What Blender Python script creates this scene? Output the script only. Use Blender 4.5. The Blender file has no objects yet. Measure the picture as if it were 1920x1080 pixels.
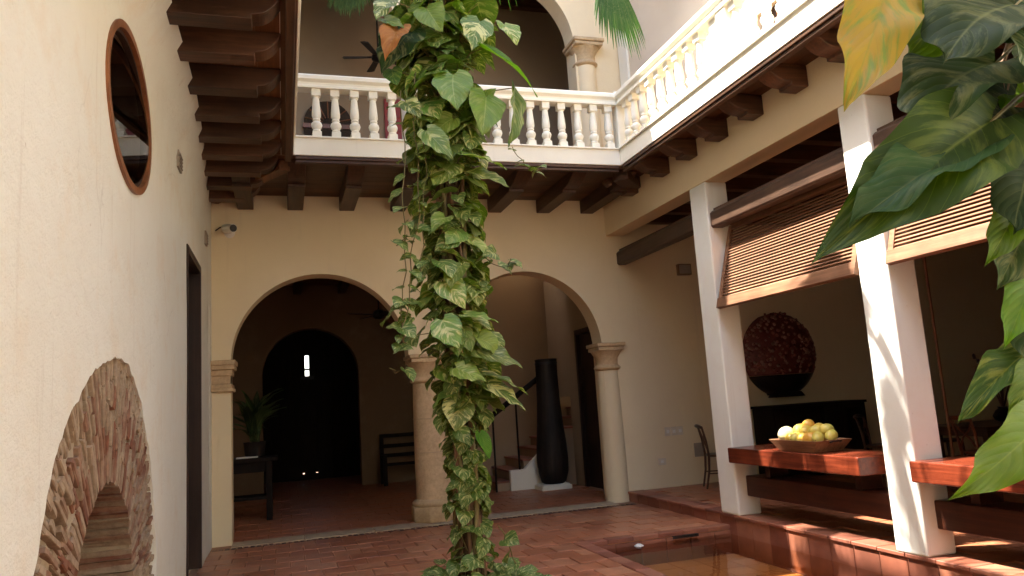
import bpy, bmesh, math, random
from mathutils import Vector, Matrix, geometry, noise

SC = bpy.context.scene
COL = SC.collection
R = math.radians
PI = math.pi

# ---------------------------------------------------------------- camera
EYE = Vector((0.0, 0.0, 1.6))
CR = Vector((0.955839, -0.286886, -0.063787))
CU = Vector((0.018015, -0.159441, 0.987043))
CF = Vector((0.293339, 0.944603, 0.147232))
FPX = 1410.6
cd = bpy.data.cameras.new("Camera")
cd.sensor_width = 36.0
cd.lens = FPX / 1920 * 36.0
cd.clip_start = 0.05
cd.clip_end = 2000
cam = bpy.data.objects.new("Camera", cd)
COL.objects.link(cam)
cam.matrix_world = Matrix(((CR.x, CU.x, -CF.x, EYE.x), (CR.y, CU.y, -CF.y, EYE.y),
                           (CR.z, CU.z, -CF.z, EYE.z), (0, 0, 0, 1)))
SC.camera = cam

# ---------------------------------------------------------------- light
SUN_DIR = Vector((1.0, -0.45, -1.96)).normalized()
SUN_EL = math.asin(-SUN_DIR.z)
SUN_AZ = math.atan2(-SUN_DIR.x, -SUN_DIR.y)
w = bpy.data.worlds.new("World")
SC.world = w
w.use_nodes = True
nt = w.node_tree
bg = nt.nodes["Background"]
sky = nt.nodes.new("ShaderNodeTexSky")
sky.sky_type = 'NISHITA'
sky.sun_disc = False
sky.sun_elevation = SUN_EL
sky.sun_rotation = SUN_AZ % (2 * PI)
sky.air_density = 1.0
sky.dust_density = 2.5
sky.ozone_density = 0.6
nt.links.new(sky.outputs[0], bg.inputs[0])
bg.inputs[1].default_value = 0.15
sl = bpy.data.lights.new("Sun", 'SUN')
sl.energy = 3.6
sl.angle = R(0.5)
sl.color = (1.0, 0.945, 0.84)
so = bpy.data.objects.new("Sun", sl)
COL.objects.link(so)
so.rotation_euler = SUN_DIR.to_track_quat('-Z', 'Y').to_euler()
so.location = (-6, 12, 14)
SC.view_settings.view_transform = 'Standard'
SC.view_settings.look = 'None'
SC.view_settings.exposure = 3.0
SC.view_settings.gamma = 1.0
SC.render.engine = 'CYCLES'
SC.cycles.use_denoising = True
SC.cycles.max_bounces = 9
SC.cycles.diffuse_bounces = 7
SC.cycles.glossy_bounces = 3
SC.cycles.transmission_bounces = 4
SC.cycles.transparent_max_bounces = 10
SC.cycles.caustics_reflective = False
SC.cycles.caustics_refractive = False
SC.cycles.sample_clamp_indirect = 6.0

rnd = random.Random(7)

# ---------------------------------------------------------------- helpers
ORG = {}


def at(px, py, Y):
    """point of the place seen at photograph pixel px,py standing Y metres deep"""
    d = CF + CR * ((px - 960) / FPX) - CU * ((py - 540) / FPX)
    return EYE + d * (Y / d.y)


class MB:
    def __init__(self):
        self.v = []
        self.f = []
        self.uv = {}

    def add(self, vs, fs):
        n = len(self.v)
        self.v += [tuple(p) for p in vs]
        self.f += [tuple(i + n for i in q) for q in fs]
        return n

    def box(self, x0, x1, y0, y1, z0, z1):
        self.add([(x0, y0, z0), (x1, y0, z0), (x1, y1, z0), (x0, y1, z0),
                  (x0, y0, z1), (x1, y0, z1), (x1, y1, z1), (x0, y1, z1)],
                 [(3, 2, 1, 0), (4, 5, 6, 7), (0, 1, 5, 4), (1, 2, 6, 5), (2, 3, 7, 6), (3, 0, 4, 7)])
        return self

    def prism(self, poly, axis, a, b):
        """2-D polygon extruded along axis: 'x' poly=(y,z); 'y' poly=(x,z); 'z' poly=(x,y)"""
        def P(p, t):
            return {'x': (t, p[0], p[1]), 'y': (p[0], t, p[1]), 'z': (p[0], p[1], t)}[axis]
        n = len(poly)
        vs = [P(p, a) for p in poly] + [P(p, b) for p in poly]
        fs = [tuple(range(n - 1, -1, -1)), tuple(range(n, 2 * n))]
        fs += [(i, (i + 1) % n, n + (i + 1) % n, n + i) for i in range(n)]
        self.add(vs, fs)
        return self

    def lathe(self, prof, c, seg=16, a0=0.0, a1=2 * PI, sx=1.0, sy=1.0):
        full = abs(a1 - a0 - 2 * PI) < 1e-6
        m = seg if full else seg + 1
        vs = []
        for r, z in prof:
            for k in range(m):
                a = a0 + (a1 - a0) * k / seg
                vs.append((c[0] + r * math.cos(a) * sx, c[1] + r * math.sin(a) * sy, c[2] + z))
        fs = []
        for i in range(len(prof) - 1):
            for k in range(seg):
                k2 = (k + 1) % m
                fs.append((i * m + k, i * m + k2, (i + 1) * m + k2, (i + 1) * m + k))
        if prof[0][0] > 1e-5:
            fs.append(tuple(range(m - 1, -1, -1)))
        if prof[-1][0] > 1e-5:
            fs.append(tuple((len(prof) - 1) * m + k for k in range(m)))
        self.add(vs, fs)
        return self

    def tube(self, pts, rad, seg=6):
        pts = [Vector(p) for p in pts]
        n = len(pts)
        if not hasattr(rad, '__len__'):
            rad = [rad] * n
        vs = []
        up = Vector((0.13, 0.21, 1)).normalized()
        for i, p in enumerate(pts):
            t = (pts[min(i + 1, n - 1)] - pts[max(i - 1, 0)])
            if t.length < 1e-9:
                t = Vector((0, 0, 1))
            t.normalize()
            u = up.cross(t)
            if u.length < 1e-3:
                u = Vector((1, 0, 0)).cross(t)
            u.normalize()
            q = t.cross(u)
            for k in range(seg):
                a = 2 * PI * k / seg
                vs.append(p + (u * math.cos(a) + q * math.sin(a)) * rad[i])
        fs = []
        for i in range(n - 1):
            for k in range(seg):
                k2 = (k + 1) % seg
                fs.append((i * seg + k, i * seg + k2, (i + 1) * seg + k2, (i + 1) * seg + k))
        fs.append(tuple(range(seg - 1, -1, -1)))
        fs.append(tuple((n - 1) * seg + k for k in range(seg)))
        self.add(vs, fs)
        return self

    def sphere(self, c, r, seg=12, rings=8, sx=1, sy=1, sz=1):
        prof = [(max(0.0, r * math.sin(PI * i / rings)), -r * sz * math.cos(PI * i / rings)) for i in range(rings + 1)]
        prof[0] = (1e-4, prof[0][1]); prof[-1] = (1e-4, prof[-1][1])
        return self.lathe(prof, c, seg, sx=sx, sy=sy)

    def mesh(self, name, off=(0, 0, 0), smooth=False, sharp=None):
        me = bpy.data.meshes.new(name)
        o = Vector(off)
        me.from_pydata([Vector(p) - o for p in self.v], [], self.f)
        me.validate()
        bm = bmesh.new()
        bm.from_mesh(me)
        bmesh.ops.recalc_face_normals(bm, faces=bm.faces)
        bm.to_mesh(me)
        bm.free()
        if smooth:
            me.polygons.foreach_set("use_smooth", [True] * len(me.polygons))
            if sharp:
                try:
                    me.set_sharp_from_angle(angle=R(sharp))
                except Exception:
                    pass
        me.update()
        return me

    def build(self, name, mat, parent=None, smooth=False, bevel=0.0, sharp=40, seg=2, origin=None):
        o_w = ORG[parent] if parent is not None else Vector(origin if origin else (0, 0, 0))
        me = self.mesh(name, o_w, smooth, sharp)
        me.materials.append(mat)
        o = bpy.data.objects.new(name, me)
        COL.objects.link(o)
        if parent is not None:
            o.parent = parent
        else:
            o.location = o_w
        ORG[o] = o_w
        if bevel:
            b = o.modifiers.new("bevel", 'BEVEL')
            b.width = bevel
            b.segments = seg
            b.limit_method = 'ANGLE'
            b.angle_limit = R(35)
        return o


def tag(o, label, cat, group=None, kind=None):
    if label:
        o["label"] = label
    if cat:
        o["category"] = cat
    if group:
        o["group"] = group
    if kind:
        o["kind"] = kind
    return o


def thing(name, label, cat, loc=(0, 0, 0), group=None, kind=None):
    o = bpy.data.objects.new(name, None)
    COL.objects.link(o)
    o.empty_display_size = 0.1
    o.location = loc
    ORG[o] = Vector(loc)
    return tag(o, label, cat, group, kind)


def inst(name, me, parent, M):
    """one more object of a shared mesh at world matrix M under parent"""
    o = bpy.data.objects.new(name, me)
    COL.objects.link(o)
    o.parent = parent
    o.matrix_basis = Matrix.Translation(-ORG[parent]) @ M
    ORG[o] = ORG[parent]
    return o


def cmesh(name, sx, sy, sz, c, mat):
    """a chamfered block centred in x,y, top at 0, sharing data among alike pieces"""
    m = MB()
    a, b = sx / 2, sy / 2
    m.add([(-a, -b, -sz), (a, -b, -sz), (a, b, -sz), (-a, b, -sz),
           (-a, -b, -c), (a, -b, -c), (a, b, -c), (-a, b, -c),
           (-a + c, -b + c, 0), (a - c, -b + c, 0), (a - c, b - c, 0), (-a + c, b - c, 0)],
          [(3, 2, 1, 0), (0, 1, 5, 4), (1, 2, 6, 5), (2, 3, 7, 6), (3, 0, 4, 7),
           (4, 5, 9, 8), (5, 6, 10, 9), (6, 7, 11, 10), (7, 4, 8, 11), (8, 9, 10, 11)])
    me = m.mesh(name)
    me.materials.append(mat)
    return me


def inside(p, poly):
    c = False
    n = len(poly)
    j = n - 1
    for i in range(n):
        a, b = poly[i], poly[j]
        if (a[1] > p[1]) != (b[1] > p[1]) and p[0] < (b[0] - a[0]) * (p[1] - a[1]) / (b[1] - a[1]) + a[0]:
            c = not c
        j = i
    return c


def panel(outline, holes, fmap, thick, step=0.0):
    """wall sheet with real openings; fmap(u,v,d) gives the 3-D point d metres behind the face"""
    pts, edges = [], []
    loops = [outline] + holes
    for lp in loops:
        s = len(pts)
        pts += [Vector(p) for p in lp]
        edges += [(s + i, s + (i + 1) % len(lp)) for i in range(len(lp))]
    if step:
        us = [p[0] for p in outline]; vs = [p[1] for p in outline]
        u = min(us) + step
        while u < max(us) - step * .4:
            v = min(vs) + step
            while v < max(vs) - step * .4:
                p = (u, v)
                if inside(p, outline) and not any(inside(p, h) for h in holes):
                    pts.append(Vector(p))
                v += step
            u += step
    res = geometry.delaunay_2d_cdt(pts, edges, [], 0, 1e-5)
    V, F = res[0], res[2]
    keep = []
    for f in F:
        c = sum((V[i] for i in f), Vector((0, 0))) / len(f)
        if inside(c, outline) and not any(inside(c, h) for h in holes):
            keep.append(tuple(f))
    m = MB()
    n = len(V)
    m.v = [tuple(fmap(p[0], p[1], 0.0)) for p in V] + [tuple(fmap(p[0], p[1], thick)) for p in V]
    m.f = list(keep) + [tuple(i + n for i in reversed(f)) for f in keep]
    cnt = {}
    for f in keep:
        for i in range(len(f)):
            a, b = f[i], f[(i + 1) % len(f)]
            cnt.setdefault((min(a, b), max(a, b)), []).append((a, b))
    for k, l in cnt.items():
        if len(l) == 1:
            a, b = l[0]
            m.f.append((b, a, a + n, b + n))
    return m


def arc(cx, cz, r, a0, a1, n):
    return [(cx + r * math.cos(a0 + (a1 - a0) * i / n), cz + r * math.sin(a0 + (a1 - a0) * i / n)) for i in range(n + 1)]


# ---------------------------------------------------------------- materials
def newmat(name):
    m = bpy.data.materials.new(name)
    m.use_nodes = True
    t = m.node_tree
    b = t.nodes["Principled BSDF"]
    return m, t, b


def N(t, typ, **kw):
    n = t.nodes.new(typ)
    for k, v in kw.items():
        if k.startswith('i_'):
            key = k[2:]
            n.inputs[int(key) if key.isdigit() else key].default_value = v
        else:
            setattr(n, k, v)
    return n


def L(t, a, b):
    t.links.new(a, b)


def ramp(t, src, stops):
    r = t.nodes.new("ShaderNodeValToRGB")
    e = r.color_ramp.elements
    while len(e) < len(stops):
        e.new(0.5)
    for el, (p, c) in zip(e, stops):
        el.position = p
        el.color = c if len(c) == 4 else (*c, 1)
    L(t, src, r.inputs[0])
    return r


def mixc(t, fac, a, b, blend='MIX'):
    n = t.nodes.new("ShaderNodeMix")
    n.data_type = 'RGBA'
    n.blend_type = blend
    for sock, val in ((n.inputs[0], fac), (n.inputs[6], a), (n.inputs[7], b)):
        if hasattr(val, 'links') or isinstance(val, bpy.types.NodeSocket):
            L(t, val, sock)
        elif isinstance(val, (int, float)):
            sock.default_value = val
        else:
            sock.default_value = (*val, 1) if len(val) == 3 else val
    return n.outputs[2]


def gnoise(t, vec, scale, detail=6.0, rough=0.6, dist=0.0):
    n = N(t, "ShaderNodeTexNoise")
    n.inputs["Scale"].default_value = scale
    n.inputs["Detail"].default_value = detail
    n.inputs["Roughness"].default_value = rough
    n.inputs["Distortion"].default_value = dist
    if vec is not None:
        L(t, vec, n.inputs["Vector"])
    return n


def mapping(t, vec, scale=(1, 1, 1), loc=(0, 0, 0), rot=(0, 0, 0)):
    m = N(t, "ShaderNodeMapping")
    m.inputs["Scale"].default_value = scale
    m.inputs["Location"].default_value = loc
    m.inputs["Rotation"].default_value = rot
    L(t, vec, m.inputs["Vector"])
    return m.outputs[0]


def bump(t, b, h, strength, dist=0.01):
    n = N(t, "ShaderNodeBump")
    n.inputs["Strength"].default_value = strength
    n.inputs["Distance"].default_value = dist
    L(t, h, n.inputs["Height"])
    L(t, n.outputs[0], b.inputs["Normal"])
    return n


def wpos(t):
    g = N(t, "ShaderNodeNewGeometry")
    return g.outputs["Position"]


def stucco(name, base, dirt=(0.42, 0.33, 0.24), dirt_amt=0.35, warm=(0.68, 0.54, 0.37), bstr=0.25, rough=0.9):
    m, t, b = newmat(name)
    p = wpos(t)
    big = gnoise(t, p, 0.55, 5, 0.62)
    col = mixc(t, ramp(t, big.outputs[0], [(0.36, (0, 0, 0)), (0.72, (1, 1, 1))]).outputs[0], base,
               tuple(0.55 * a + 0.45 * c * a for a, c in zip(base, (0.86, 0.80, 0.72))))
    mid = gnoise(t, p, 2.3, 7, 0.68)
    mm = ramp(t, mid.outputs[0], [(0.52, (0, 0, 0)), (0.80, (1, 1, 1))])
    f = N(t, "ShaderNodeMath", operation='MULTIPLY'); f.inputs[1].default_value = dirt_amt * 0.55
    L(t, mm.outputs[0], f.inputs[0])
    col = mixc(t, f.outputs[0], col, warm)
    # rain streaks: noise stretched along z
    st = gnoise(t, mapping(t, p, (9, 9, 0.45)), 1.0, 6, 0.65)
    sr = ramp(t, st.outputs[0], [(0.60, (0, 0, 0)), (0.78, (1, 1, 1))])
    f2 = N(t, "ShaderNodeMath", operation='MULTIPLY'); f2.inputs[1].default_value = dirt_amt * 0.5
    L(t, sr.outputs[0], f2.inputs[0])
    col = mixc(t, f2.outputs[0], col, dirt)
    sp = gnoise(t, p, 19, 3, 0.6)
    s2 = ramp(t, sp.outputs[0], [(0.70, (0, 0, 0)), (0.78, (1, 1, 1))])
    f3 = N(t, "ShaderNodeMath", operation='MULTIPLY'); f3.inputs[1].default_value = dirt_amt * 0.7
    L(t, s2.outputs[0], f3.inputs[0])
    col = mixc(t, f3.outputs[0], col, dirt)
    wn_ = gnoise(t, p, 2.2, 4, 0.6)
    wv = N(t, "ShaderNodeVectorMath", operation='MULTIPLY_ADD'); wv.inputs[1].default_value = (0.35, 0.35, 0.35)
    L(t, wn_.outputs["Color"], wv.inputs[0]); L(t, p, wv.inputs[2])
    vo_ = N(t, "ShaderNodeTexVoronoi", feature='DISTANCE_TO_EDGE'); vo_.inputs["Scale"].default_value = 0.75
    L(t, wv.outputs[0], vo_.inputs["Vector"])
    ck = ramp(t, vo_.outputs["Distance"], [(0.0, (1, 1, 1)), (0.006, (0, 0, 0))])
    cm = ramp(t, gnoise(t, p, 0.8, 3, 0.5).outputs[0], [(0.56, (0, 0, 0)), (0.66, (1, 1, 1))])
    cf = N(t, "ShaderNodeMath", operation='MULTIPLY'); L(t, ck.outputs[0], cf.inputs[0]); L(t, cm.outputs[0], cf.inputs[1])
    cg = N(t, "ShaderNodeMath", operation='MULTIPLY'); L(t, cf.outputs[0], cg.inputs[0]); cg.inputs[1].default_value = min(0.22, dirt_amt * 0.3)
    col = mixc(t, cg.outputs[0], col, tuple(0.6 * v for v in dirt))
    L(t, col, b.inputs["Base Color"])
    b.inputs["Roughness"].default_value = rough
    b.inputs["Specular IOR Level"].default_value = 0.25
    h = N(t, "ShaderNodeMath", operation='ADD')
    hf = gnoise(t, p, 60, 5, 0.7)
    hm = gnoise(t, p, 5, 5, 0.6)
    s = N(t, "ShaderNodeMath", operation='MULTIPLY'); s.inputs[1].default_value = 3.0
    L(t, hm.outputs[0], s.inputs[0])
    L(t, hf.outputs[0], h.inputs[0]); L(t, s.outputs[0], h.inputs[1])
    bump(t, b, h.outputs[0], bstr, 0.012)
    return m


def wood(name, c1, c2, axis=1, rough=0.55, grain=1.0, spec=0.4, rand=0.35):
    m, t, b = newmat(name)
    p = wpos(t)
    sc = [26, 26, 26]
    sc[axis] = 1.3
    oi = N(t, "ShaderNodeObjectInfo")
    add = N(t, "ShaderNodeVectorMath", operation='ADD')
    cmb = N(t, "ShaderNodeCombineXYZ")
    ml = N(t, "ShaderNodeMath", operation='MULTIPLY'); ml.inputs[1].default_value = 37.0
    L(t, oi.outputs["Random"], ml.inputs[0])
    for i in range(3):
        L(t, ml.outputs[0], cmb.inputs[i])
    L(t, p, add.inputs[0]); L(t, cmb.outputs[0], add.inputs[1])
    g = gnoise(t, mapping(t, add.outputs[0], tuple(sc)), 1.0, 6, 0.62, 0.6)
    blot = gnoise(t, add.outputs[0], 3.0, 4, 0.6)
    r = ramp(t, g.outputs[0], [(0.30, c1), (0.70, c2)])
    col = mixc(t, ramp(t, blot.outputs[0], [(0.35, (0, 0, 0)), (0.75, (0.6, 0.6, 0.6))]).outputs[0], r.outputs[0],
               tuple(0.45 * x for x in c1))
    hsv = N(t, "ShaderNodeHueSaturation")
    mr = N(t, "ShaderNodeMapRange")
    mr.inputs[3].default_value = 1 - rand; mr.inputs[4].default_value = 1 + rand
    L(t, oi.outputs["Random"], mr.inputs[0])
    L(t, mr.outputs[0], hsv.inputs["Value"])
    L(t, col, hsv.inputs["Color"])
    L(t, hsv.outputs[0], b.inputs["Base Color"])
    b.inputs["Roughness"].default_value = rough
    b.inputs["Specular IOR Level"].default_value = spec
    bump(t, b, g.outputs[0], 0.35 * grain, 0.006)
    return m


def piecemat(name, stops, rough=0.6, spec=0.4, nscale=14, bstr=0.3, dark=(0.05, 0.03, 0.02), dark_amt=0.5, rlo=None):
    """colour differs from piece to piece (object random) with worn patches"""
    m, t, b = newmat(name)
    oi = N(t, "ShaderNodeObjectInfo")
    r = ramp(t, oi.outputs["Random"], stops)
    p = wpos(t)
    n1 = gnoise(t, p, nscale, 6, 0.68)
    k = ramp(t, n1.outputs[0], [(0.38, (0, 0, 0)), (0.78, (1, 1, 1))])
    f = N(t, "ShaderNodeMath", operation='MULTIPLY'); f.inputs[1].default_value = dark_amt
    L(t, k.outputs[0], f.inputs[0])
    col = mixc(t, f.outputs[0], r.outputs[0], dark)
    n2 = gnoise(t, p, nscale * 0.23, 4, 0.6)
    k2 = ramp(t, n2.outputs[0], [(0.45, (0, 0, 0)), (0.8, (0.55, 0.55, 0.55))])
    col = mixc(t, k2.outputs[0], col, tuple(min(1, c[1] if False else v * 1.35 + 0.03) for c, v in zip(((0, 0),) * 3, stops[len(stops) // 2][1][:3])))
    L(t, col, b.inputs["Base Color"])
    if rlo is not None:
        mr = N(t, "ShaderNodeMapRange"); mr.inputs[3].default_value = rlo; mr.inputs[4].default_value = rough
        L(t, n2.outputs[0], mr.inputs[0]); L(t, mr.outputs[0], b.inputs["Roughness"])
    else:
        b.inputs["Roughness"].default_value = rough
    b.inputs["Specular IOR Level"].default_value = spec
    bump(t, b, n1.outputs[0], bstr, 0.006)
    return m


def plain(name, col, rough=0.5, metal=0.0, spec=0.5, var=0.15, scale=12, bstr=0.0):
    m, t, b = newmat(name)
    p = wpos(t)
    n1 = gnoise(t, p, scale, 5, 0.6)
    c = mixc(t, n1.outputs[0], tuple(max(0, v * (1 - var)) for v in col), tuple(min(1, v * (1 + var)) for v in col))
    L(t, c, b.inputs["Base Color"])
    b.inputs["Roughness"].default_value = rough
    b.inputs["Metallic"].default_value = metal
    b.inputs["Specular IOR Level"].default_value = spec
    if bstr:
        bump(t, b, n1.outputs[0], bstr, 0.01)
    return m


def glassy(name, tint, rough=0.02, ior=1.5, wave=0.0, alpha_tint=None):
    m = bpy.data.materials.new(name)
    m.use_nodes = True
    t = m.node_tree
    t.nodes.clear()
    out = N(t, "ShaderNodeOutputMaterial")
    mx = N(t, "ShaderNodeMixShader")
    fr = N(t, "ShaderNodeFresnel"); fr.inputs["IOR"].default_value = ior
    tr = N(t, "ShaderNodeBsdfTransparent"); tr.inputs[0].default_value = (*tint, 1)
    gl = N(t, "ShaderNodeBsdfGlossy"); gl.inputs["Roughness"].default_value = rough
    L(t, fr.outputs[0], mx.inputs[0]); L(t, tr.outputs[0], mx.inputs[1]); L(t, gl.outputs[0], mx.inputs[2])
    L(t, mx.outputs[0], out.inputs[0])
    if wave:
        n1 = gnoise(t, wpos(t), 4.0, 3, 0.5)
        bn = N(t, "ShaderNodeBump"); bn.inputs["Strength"].default_value = wave; bn.inputs["Distance"].default_value = 0.02
        L(t, n1.outputs[0], bn.inputs["Height"])
        L(t, bn.outputs[0], gl.inputs["Normal"]); L(t, bn.outputs[0], fr.inputs["Normal"])
    return m


def leafmat(name, green, dark, var_col, var_amt, transl=0.35, rough=0.5, dead=False, spec=0.45):
    m = bpy.data.materials.new(name)
    m.use_nodes = True
    t = m.node_tree
    b = t.nodes["Principled BSDF"]
    out = t.nodes["Material Output"]
    uv = N(t, "ShaderNodeUVMap")
    sx = N(t, "ShaderNodeSeparateXYZ"); L(t, uv.outputs[0], sx.inputs[0])
    oi = N(t, "ShaderNodeObjectInfo")

    def M(op, a, b_, c=None):
        n = N(t, "ShaderNodeMath", operation=op)
        for i, v in enumerate((a, b_, c)):
            if v is None:
                continue
            if isinstance(v, (int, float)):
                n.inputs[i].default_value = v
            else:
                L(t, v, n.inputs[i])
        return n.outputs[0]
    u = M('ABSOLUTE', M('MULTIPLY', M('SUBTRACT', sx.outputs[0], 0.5), 2.0), 0)
    c = M('SUBTRACT', sx.outputs[1], M('MULTIPLY', u, 0.34))          # along the side veins
    rr = M('MULTIPLY', oi.outputs["Random"], 61.0)
    cv = N(t, "ShaderNodeCombineXYZ")
    L(t, M('MULTIPLY', c, 7.0), cv.inputs[0]); L(t, M('MULTIPLY', sx.outputs[0], 1.9), cv.inputs[1]); L(t, rr, cv.inputs[2])
    ns = gnoise(t, cv.outputs[0], 1.25, 5, 0.62)
    vf = M('MULTIPLY', ramp(t, ns.outputs[0], [(0.50, (0, 0, 0)), (0.62, (1, 1, 1))]).outputs[0],
           M('MULTIPLY', var_amt, M('MODULO', M('MULTIPLY', oi.outputs["Random"], 7.31), 1.0)))
    base = mixc(t, gnoise(t, cv.outputs[0], 0.7, 3, 0.5).outputs[0], dark, green)
    hs = N(t, "ShaderNodeHueSaturation")
    mr = N(t, "ShaderNodeMapRange"); mr.inputs[3].default_value = 0.60; mr.inputs[4].default_value = 1.45
    L(t, M('MODULO', M('MULTIPLY', oi.outputs["Random"], 13.7), 1.0), mr.inputs[0])
    L(t, mr.outputs[0], hs.inputs["Value"])
    mh = N(t, "ShaderNodeMapRange"); mh.inputs[3].default_value = 0.475; mh.inputs[4].default_value = 0.515
    L(t, M('MODULO', M('MULTIPLY', oi.outputs["Random"], 29.3), 1.0), mh.inputs[0])
    L(t, mh.outputs[0], hs.inputs["Hue"])
    L(t, base, hs.inputs["Color"])
    col = mixc(t, vf, hs.outputs[0], var_col)
    # pale midrib and side veins
    mid = ramp(t, u, [(0.0, (1, 1, 1)), (0.05, (0, 0, 0))])
    sv = M('ABSOLUTE', M('SINE', M('MULTIPLY', c, 30.0), 0), 0)
    svr = ramp(t, sv, [(0.0, (0.5, 0.5, 0.5)), (0.13, (0, 0, 0))])
    vein = M('MAXIMUM', M('MULTIPLY', mid.outputs[0], 0.55), M('MULTIPLY', svr.outputs[0], 0.42))
    col = mixc(t, vein, col, tuple(min(1, 0.35 * x + 0.65 * y) for x, y in zip(green, var_col)))
    if dead:
        nd = gnoise(t, cv.outputs[0], 2.0, 5, 0.6)
        col = mixc(t, ramp(t, nd.outputs[0], [(0.5, (0, 0, 0)), (0.75, (1, 1, 1))]).outputs[0], col, dark)
    L(t, col, b.inputs["Base Color"])
    b.inputs["Roughness"].default_value = rough
    b.inputs["Specular IOR Level"].default_value = spec
    hgt = M('ADD', M('MULTIPLY', sv, 0.6), M('MULTIPLY', ns.outputs[0], 0.35))
    bn = bump(t, b, hgt, 0.35, 0.01)
    tl = N(t, "ShaderNodeBsdfTranslucent")
    tc = mixc(t, 0.55, col, (0.40, 0.55, 0.05) if not dead else (0.5, 0.25, 0.03), 'MULTIPLY')
    tb = N(t, "ShaderNodeHueSaturation"); tb.inputs["Value"].default_value = 1.9; tb.inputs["Saturation"].default_value = 1.15
    L(t, tc, tb.inputs["Color"]); L(t, tb.outputs[0], tl.inputs[0])
    L(t, bn.outputs[0], tl.inputs["Normal"])
    mx = N(t, "ShaderNodeMixShader"); mx.inputs[0].default_value = transl
    L(t, b.outputs[0], mx.inputs[1]); L(t, tl.outputs[0], mx.inputs[2])
    L(t, mx.outputs[0], out.inputs[0])
    return m


M_LEFT = stucco("lime_plaster_pale", (0.765, 0.765, 0.685), dirt_amt=0.95, bstr=0.6)
M_BACK = stucco("ochre_cream_plaster", (0.80, 0.68, 0.455), dirt_amt=0.32, bstr=0.18)
M_HEAD = stucco("cream_plaster", (0.82, 0.68, 0.45), dirt_amt=0.15, bstr=0.15)
M_PILLAR = stucco("white_plaster", (0.80, 0.79, 0.725), dirt_amt=0.5, bstr=0.12)
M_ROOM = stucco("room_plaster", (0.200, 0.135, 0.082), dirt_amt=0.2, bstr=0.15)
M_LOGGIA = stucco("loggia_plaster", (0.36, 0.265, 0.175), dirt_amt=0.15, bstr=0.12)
M_UPPER = stucco("pink_cream_plaster", (0.76, 0.65, 0.50), dirt_amt=0.12, bstr=0.1)
M_WHITE = stucco("white_limewash", (0.84, 0.81, 0.70), dirt_amt=0.26, bstr=0.10, rough=0.7)
M_STONE = piecemat("coral_stone", [(0, (0.54, 0.385, 0.21)), (0.5, (0.58, 0.425, 0.25)), (1, (0.62, 0.46, 0.28))], 0.9, 0.2, 24, 1.0,
                   dark=(0.30, 0.19, 0.11), dark_amt=0.55)
M_THRESH = plain("threshold_stone", (0.44, 0.325, 0.21), 0.8, var=0.3, scale=9, bstr=0.3)
M_BEAM = wood("dark_timber_x", (0.042, 0.017, 0.008), (0.125, 0.053, 0.023), 0, 0.5)
M_BEAMY = wood("dark_timber_y", (0.038, 0.016, 0.008), (0.105, 0.046, 0.020), 1, 0.5)
M_PLANKY = wood("soffit_plank_y", (0.075, 0.027, 0.009), (0.180, 0.068, 0.022), 1, 0.55, rand=0.4)
M_PLANKX = wood("soffit_plank_x", (0.075, 0.027, 0.009), (0.180, 0.068, 0.022), 0, 0.55, rand=0.4)
M_COUNTER = wood("red_hardwood", (0.085, 0.015, 0.007), (0.245, 0.046, 0.018), 1, 0.26, spec=0.5, rand=0.1)
M_LOWBEAM = wood("dark_red_hardwood", (0.040, 0.011, 0.006), (0.095, 0.028, 0.013), 1, 0.4, rand=0.1)
M_SLAT = wood("louvre_timber", (0.17, 0.074, 0.036), (0.33, 0.165, 0.088), 1, 0.5, rand=0.15)
M_VALANCE = wood("valance_timber", (0.045, 0.022, 0.013), (0.120, 0.065, 0.040), 1, 0.45, rand=0.15)
M_FRAME = wood("window_timber", (0.20, 0.075, 0.030), (0.33, 0.135, 0.055), 2, 0.4, rand=0.05)
M_DOOR = wood("door_timber", (0.022, 0.010, 0.006), (0.050, 0.022, 0.012), 2, 0.5, rand=0.1)
M_DARK = wood("black_brown_wood", (0.009, 0.006, 0.005), (0.024, 0.015, 0.010), 2, 0.7, spec=0.15, rand=0.15)
M_CHAIR = wood("bentwood", (0.050, 0.022, 0.012), (0.105, 0.046, 0.022), 2, 0.35, rand=0.2)
M_REDCHAIR = wood("red_bentwood", (0.16, 0.045, 0.02), (0.28, 0.09, 0.04), 2, 0.35, rand=0.1)
M_TILE = piecemat("terracotta", [(0.0, (0.33, 0.115, 0.055)), (0.25, (0.40, 0.140, 0.066)), (0.5, (0.45, 0.170, 0.082)),
                                 (0.75, (0.41, 0.165, 0.085)), (1.0, (0.51, 0.230, 0.120))], 0.55, 0.45, 9, 0.25,
                  dark=(0.13, 0.05, 0.028), dark_amt=0.6, rlo=0.22)
M_GROUT = plain("grout", (0.33, 0.175, 0.10), 0.9, var=0.3, scale=20)
M_BRICK = piecemat("old_brick", [(0.0, (0.13, 0.045, 0.028)), (0.22, (0.24, 0.105, 0.064)), (0.42, (0.29, 0.215, 0.145)),
                                 (0.8, (0.36, 0.275, 0.185)), (1.0, (0.26, 0.145, 0.095))], 0.95, 0.15, 22, 0.9,
                   dark=(0.10, 0.05, 0.03), dark_amt=0.65)
M_MORTAR = plain("lime_mortar", (0.33, 0.265, 0.18), 0.95, var=0.35, scale=16, bstr=1.0)
M_CURB = piecemat("curb_tile", [(0.0, (0.17, 0.055, 0.032)), (0.5, (0.28, 0.090, 0.05)), (1, (0.36, 0.15, 0.085))], 0.5, 0.45, 8, 0.2,
                  dark=(0.12, 0.045, 0.03), dark_amt=0.5)
M_SOLDIER = piecemat("soldier_brick", [(0.0, (0.05, 0.022, 0.015)), (0.5, (0.12, 0.045, 0.028)), (1, (0.27, 0.12, 0.07))], 0.6, 0.35, 12, 0.3)
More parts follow.
